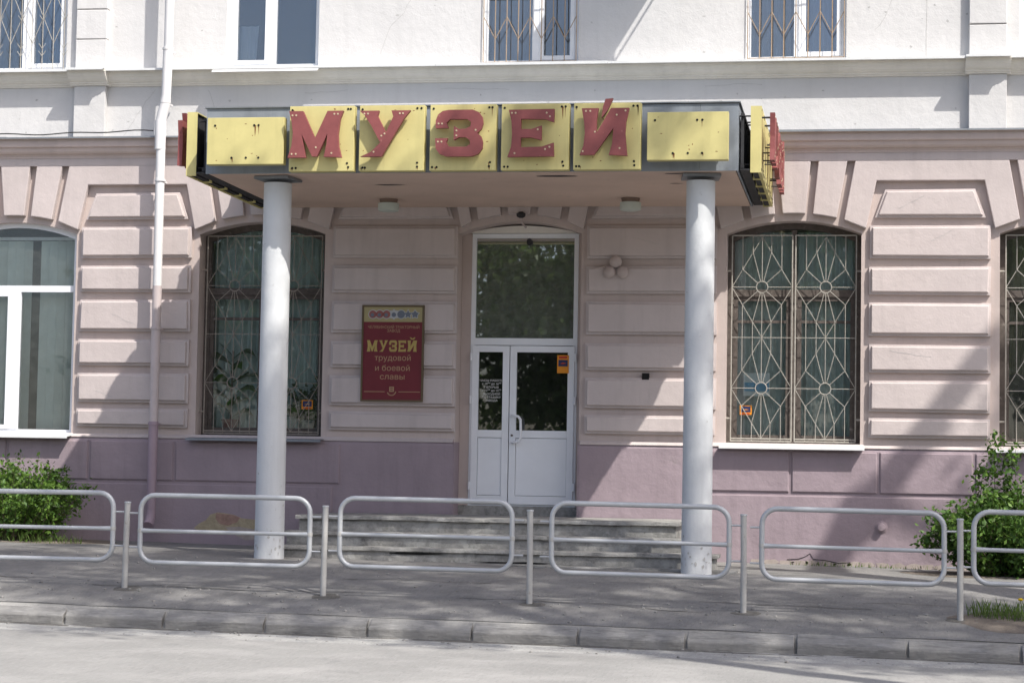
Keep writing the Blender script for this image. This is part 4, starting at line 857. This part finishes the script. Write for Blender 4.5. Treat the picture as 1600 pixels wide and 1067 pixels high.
# ------------------------------------------------------------------ railing
RY = -5.75
PNL = [(-5.17, -3.31, 0), (-3.07, -1.245, -.01), (-.985, .81, 0), (1.155, 2.945, -.006), (3.21, 4.99, -.02), (5.215, 7.02, -.01)]
PLAB = ['silver tube railing section in front of the yellow-green shrub', 'silver tube railing section crossing the left white column', 'silver tube railing section in front of the steps and door', 'silver tube railing section crossing the right white column', 'silver tube railing section in front of the tree-shaded plinth', 'silver tube railing section in front of the deep green shrub']
for (x0, x1, dz), lb in zip(PNL, PLAB):
    t = thing('railing_section', ((x0+x1)/2, RY, gz(x0, RY)), lb, 'railing', 'tube railing sections along the kerb')
    r, z0, z1, rc = .0255, .065+dz, .745+dz, .15; x0 += r; x1 -= r; lp = []
    tl = random.uniform(-.012, .012)
    for cx_, cz_, a0 in ((x1-rc, z1-rc, 0), (x0+rc, z1-rc, 90), (x0+rc, z0+rc, 180), (x1-rc, z0+rc, 270)):
        for k in range(7): a = math.radians(a0+15*k); lp.append((cx_+rc*math.cos(a), RY, cz_+rc*math.sin(a)+tl*(cx_-x0)))
    MB().tube(lp, r, 14, closed=True).build('frame', RAILM, t, smooth=True)
    zm = .385+dz; n_ = 12
    wb = MB()
    for xx in (x0, x1):
        wb.lathe([(.029, -.02), (.031, 0), (.029, .02)], (xx, RY, .385+dz+tl*(xx-x0)), n=12)
    wb.build('weld_beads', POSTM, t, smooth=True, kind='stuff')
    xs = frange(x0+.01, x1-.01, n_); MB().tube([(x_, RY, zm+tl*(x_-x0)) for x_ in xs], [.026 if i in (0, n_) else .0205 for i in range(n_+1)], 12).build('middle_rail', RAILM, t, smooth=True)
    for xa, xb in ((x0-.115, x0-.02), (x1+.02, x1+.115)):
        for z in (.56, .215): MB().tube([(xa, RY, z+dz), (xb, RY, z+dz)], .010, 8).build('connecting_rod', RAILM, t, smooth=True)
for x_, lb in zip((-3.19, -1.115, .965, 3.06, 5.115), ('railing post between the shrub-side section and the left-column section', 'railing post between the left-column section and the door section', 'railing post between the door section and the right-column section', 'railing post between the right-column section and the plinth section', 'railing post between the plinth section and the deep green shrub section')):
    t = thing('railing_post', (x_, RY, gz(x_, RY)), lb, 'post', 'railing posts along the kerb'); e = random.uniform(-.012, .012)
    MB().tube([(x_+e*.6, RY, gz(x_, RY)-.15), (x_+e*.3, RY, .2), (x_-e*.4, RY, .655)], .030, 14).build('tube', POSTM, t, smooth=True)
    MB().lathe([(.036, -.001), (.034, .012), (.029, .014)], (x_-e*.4, RY, .652), n=14).build('cap', RAILM, t, smooth=True)

# ------------------------------------------------------------------ soil, grass, dandelions
def patch(name, cx_, cy_, rx, ry, mt, dz=.012, n=40, into=None):
    mb = into or MB(); rings = 6; v = [(cx_, cy_, gz(cx_, cy_)+pn(cx_, cy_)+dz)]
    jag = [1+.22*noise.noise((math.cos(6.283*i/n)*2+cx_, math.sin(6.283*i/n)*2, 5)) for i in range(n)]
    for k in range(1, rings+1):
        for i in range(n):
            a = 6.283185*i/n; x_ = cx_+rx*k/rings*jag[i]*math.cos(a); y_ = cy_+ry*k/rings*jag[i]*math.sin(a); v.append((x_, y_, gz(x_, y_)+pn(x_, y_)+dz*(1 if k < rings else .15)+noise.noise((x_*9, y_*9, 2))*.008*(k < rings)))
    f = [(0, 1+i, 1+(i+1)%n) for i in range(n)]+[(1+(k-1)*n+i, 1+k*n+i, 1+k*n+(i+1)%n, 1+(k-1)*n+(i+1)%n) for k in range(1, rings) for i in range(n)]
    mb.add(v, f)
    if not into: return mb.build(name, mt, None, smooth=True, kind='structure')
patch('soil_bed', -6.8, -.8, 1.7, .75, SOIL); patch('soil_bed', 6.2, -1.05, 1.5, .8, SOIL); patch('soil_patch', 6.2, -5.6, 1.15, .62, SOIL)
ed_ = MB(); xs = frange(-12, -5.0, 40)
ed_.prism_x([(-1.72, -.3), (-1.72, .045), (-1.64, .045), (-1.64, -.3)], -12, -4.9); props(ed_.build('bed_edging', KERB, None, bevel=.01), 'low concrete edging strip in front of the yellow-green shrub', 'edging')
gd = MB(); gd.add([(-9, -6.8, -.6)]*3, [(0, 1, 2)])
for k in range(34):
    xx = -9+k*.55+random.uniform(-.2, .2); patch('gutter_dirt', xx, -6.79+random.uniform(-.05, .02), random.uniform(.15, .55), random.uniform(.03, .09), DIRT, .008, 18, gd)
for xx in (-3.19, -1.115, .965, 3.06, 5.115): patch('gutter_dirt', xx+.03, RY, random.uniform(.10, .2), random.uniform(.08, .16), DIRT, .008, 16, gd)
gd.v[:3] = [gd.v[3], gd.v[4], gd.v[5]]; gd.build('gutter_dirt', DIRT, None, smooth=True, label='dark dirt gathered along the foot of the kerb', cat='dirt', kind='stuff')
ck = MB()
for x0, y0, n_ in ((-3.6, -5.6, 26), (.2, -5.55, 22), (2.6, -5.2, 18), (-1.2, -4.6, 14), (4.2, -4.9, 14), (-6.5, -5.2, 20)):
    px, py = x0, y0
    for k in range(n_):
        qx, qy = px+random.uniform(.06, .16), py+random.uniform(-.05, .05); w_ = random.uniform(.004, .013)
        ck.add([(px, py-w_, gz(px, py-w_)+pn(px, py)+.004), (qx, qy-w_, gz(qx, qy-w_)+pn(qx, qy)+.004), (qx, qy+w_, gz(qx, qy+w_)+pn(qx, qy)+.004), (px, py+w_, gz(px, py+w_)+pn(px, py)+.004)], [(0, 1, 2, 3)]); px, py = qx, qy
ck.build('pavement_cracks', DIRT, None, kind='structure')
pb = MB()
for k in range(420):
    xx, yy_ = random.uniform(-6, 6.5), random.choice((random.uniform(-6.5, -5.4), random.uniform(-7.6, -6.75), random.uniform(-6.5, -3))); r = random.uniform(.006, .02); zz = gz(xx, yy_)+pn(xx, yy_)
    pb.lathe([(r, -.004), (r*1.1, r*.4), (r*.5, r*.9)], (xx, yy_, zz), n=5)
pb.build('gravel', KERB, None, label='scattered small stones and grit along the kerb and pavement', cat='gravel', kind='stuff')
def grass(name, n, cx_, cy_, rx, ry, h, label):
    a = rng.uniform(0, 6.283, n); r = np.sqrt(rng.uniform(0, 1, n)); x_ = cx_+rx*r*np.cos(a); y_ = cy_+ry*r*np.sin(a)
    mb = MB()
    for i in range(n):
        z = gz(x_[i], y_[i]); hh = h*random.uniform(.5, 1.2); d = random.uniform(0, 6.283); dx, dy = math.cos(d), math.sin(d); w_ = .005; ln = random.uniform(.1, .5)*hh
        mb.add([(x_[i]-dy*w_, y_[i]+dx*w_, z), (x_[i]+dy*w_, y_[i]-dx*w_, z), (x_[i]+dx*ln*.4, y_[i]+dy*ln*.4, z+hh*.6), (x_[i]+dx*ln, y_[i]+dy*ln, z+hh)], [(0, 1, 2), (0, 2, 3)])
    return mb.build(name, GRASSM, None, label=label, cat='grass', kind='stuff')
grass('grass', 420, 5.75, -5.45, .55, .25, .15, 'tuft of thin green grass on bare soil beside the end railing post'); grass('grass', 500, 6.6, -5.4, .5, .3, .17, 'thin green grass on bare soil under the shrub-side railing')
grass('grass', 500, -6.7, -1.2, 1.3, .3, .12, 'thin grass at the foot of the yellow-green shrub'); grass('grass', 120, 4.2, -.25, .9, .1, .06, 'sparse weeds along the foot of the plinth')
for x_, y_, hh, lb in ((5.70, -5.42, .17, 'yellow dandelion low among grass, close to the end railing post'), (5.86, -5.50, .26, 'tallest yellow dandelion standing over the grass tuft'), (5.78, -5.62, .10, 'short yellow dandelion at the soil edge toward the kerb')):
    t = thing('dandelion', (x_, y_, gz(x_, y_)), lb, 'flower'); z = gz(x_, y_)
    MB().tube([(x_, y_, z), (x_+.01, y_, z+hh*.6), (x_, y_, z+hh)], .004, 5).build('stem', GRASSM, t); MB().lathe([(.006, -.01), (.022, -.002), (.026, .008), (.018, .016), (.006, .018)], (x_, y_, z+hh), n=12).build('flower_head', DAND, t, smooth=True)

# ------------------------------------------------------------------ street trees (out of frame; they shade the pavement and show in the glass)
def tree(base, trunk, limbs, clumps, nleaf, size, label, r0=.2, name='street_tree', clump_r=.8):
    z0 = gz(*base) if abs(base[1]) < 20 else -.7
    t = thing(name, (base[0], base[1], z0), label, 'tree', 'street trees'); mb = MB()
    P = [Vector((base[0], base[1], z0-.1))]+[Vector(p) for p in trunk]; n = len(P)
    mb.tube(P, [r0*(1.15-.75*i/(n-1)) for i in range(n)], 12)
    for a, q in limbs:
        s_ = P[a]; e = Vector(q); md_ = s_.lerp(e, .5)+Vector((random.uniform(-.3, .3), random.uniform(-.3, .3), .35)); mb.tube([s_, md_, e], [r0*.38, r0*.25, r0*.08], 7)
    for cpt in clumps:
        e = Vector(cpt); src = min([p for p in P[1:]]+[Vector(q) for a, q in limbs], key=lambda s: (s-e).length); mb.tube([src, src.lerp(e, .5)+Vector((random.uniform(-.2, .2), random.uniform(-.2, .2), .15)), e], [r0*.14, r0*.09, .008], 5)
    mb.build('trunk', BARK, t, smooth=True)
    c_ = np.array([tuple(q) for q in clumps]); idx = rng.integers(0, len(c_), nleaf); rr = clump_r*rng.uniform(.5, 1.2, len(c_))
    p = c_[idx]+rng.normal(size=(nleaf, 3))*rr[idx][:, None]*np.array([.62, .62, .45]); leaves('crown', LEAFT, t, p, size); return t
def ell(n, c_, s_, zmin):
    out_ = []
    while len(out_) < n:
        p = Vector((random.uniform(-1, 1), random.uniform(-1, 1), random.uniform(-1, 1)))
        if .25 < p.length < 1 and c_[2]+p.z*s_[2] > zmin: out_.append((c_[0]+p.x*s_[0], c_[1]+p.y*s_[1], c_[2]+p.z*s_[2]))
    return out_
tree((11.5, -15.5), [(11.4, -15.4, 4), (11.0, -15.0, 8), (10.2, -14.4, 12.5), (9.0, -13.8, 16.5), (8.4, -13.6, 18.5)], [(4, (4.5, -13.6, 16.2)), (5, (6.2, -13.9, 19.0)), (4, (12.6, -14.0, 17.6)), (4, (4.2, -13.0, 14.6)), (3, (8.8, -12.6, 14.2)), (4, (9.5, -15.4, 16.5)), (3, (12.0, -13.5, 14.5))],
     ell(120, (8.45, -13.5, 16.7), (5.8, 3.2, 3.0), 12), 17000, .18, 'tall leafy street tree across the road, its crown shading the canopy front', .24, clump_r=.62)
tree((9.6, -7.4), [(9.65, -7.4, 3), (9.7, -7.3, 6), (9.9, -7.2, 9.9), (11.6, -7.2, 12.8), (13.7, -7.2, 15.7)], [(3, (9.3, -7.9, 11)), (4, (13.15, -7.2, 14.5)), (3, (8.6, -7.6, 11.4)), (4, (13.4, -7.5, 13.6))],
     [(13.4+.3*k+random.uniform(-.2, .2), -7.2+random.uniform(-.4, .4), 13.4+.75*k+random.uniform(-.3, .3)) for k in range(5)], 420, .15, 'tall bare-limbed street tree past the deep green shrub', .36, clump_r=.42)
tree((18.5, -16.5), [(18.4, -16.4, 4), (18.0, -16.0, 8), (17.0, -15.4, 12), (15.6, -15.0, 15.5)], [(4, (13, -15, 16)), (4, (15.5, -14.5, 17.8)), (3, (17.6, -15.6, 15.8)), (3, (14.2, -14.6, 14.0))],
     ell(60, (15.2, -15.0, 15.9), (3.7, 2.1, 2.0), 12), 7600, .18, 'slimmer leafy street tree across the road, shading the kerb by the grass tuft', .22, clump_r=.6)
for k, (x_, y_, hh) in enumerate(((-16.5, -53, 12.6), (-9.5, -54, 13), (-3, -53, 12.8), (3.8, -54, 13), (10.3, -53, 12.5), (17, -54, 13), (-13, -44, 11.0), (-6, -47, 12.5), (0.5, -44.5, 11.5), (7, -46.5, 12.8), (13.5, -44, 11.2), (20, -47, 12), (-20, -46, 12))):
    tree((x_, y_), [(x_, y_, 2.2), (x_+.2, y_, 4.5), (x_, y_+.2, 7.0), (x_, y_, hh-2)], [(3, (x_-2, y_, 8)), (3, (x_+2, y_+.4, 8.2)), (2, (x_+1.5, y_-1, 6)), (2, (x_-1.8, y_+.8, 5.6))],
         ell(80, (x_, y_, hh*.58), (3.9, 3.2, hh*.40), 1.6), 8500, .38, 'broad green tree on the far side of the street, facing the museum', .24, clump_r=.9)
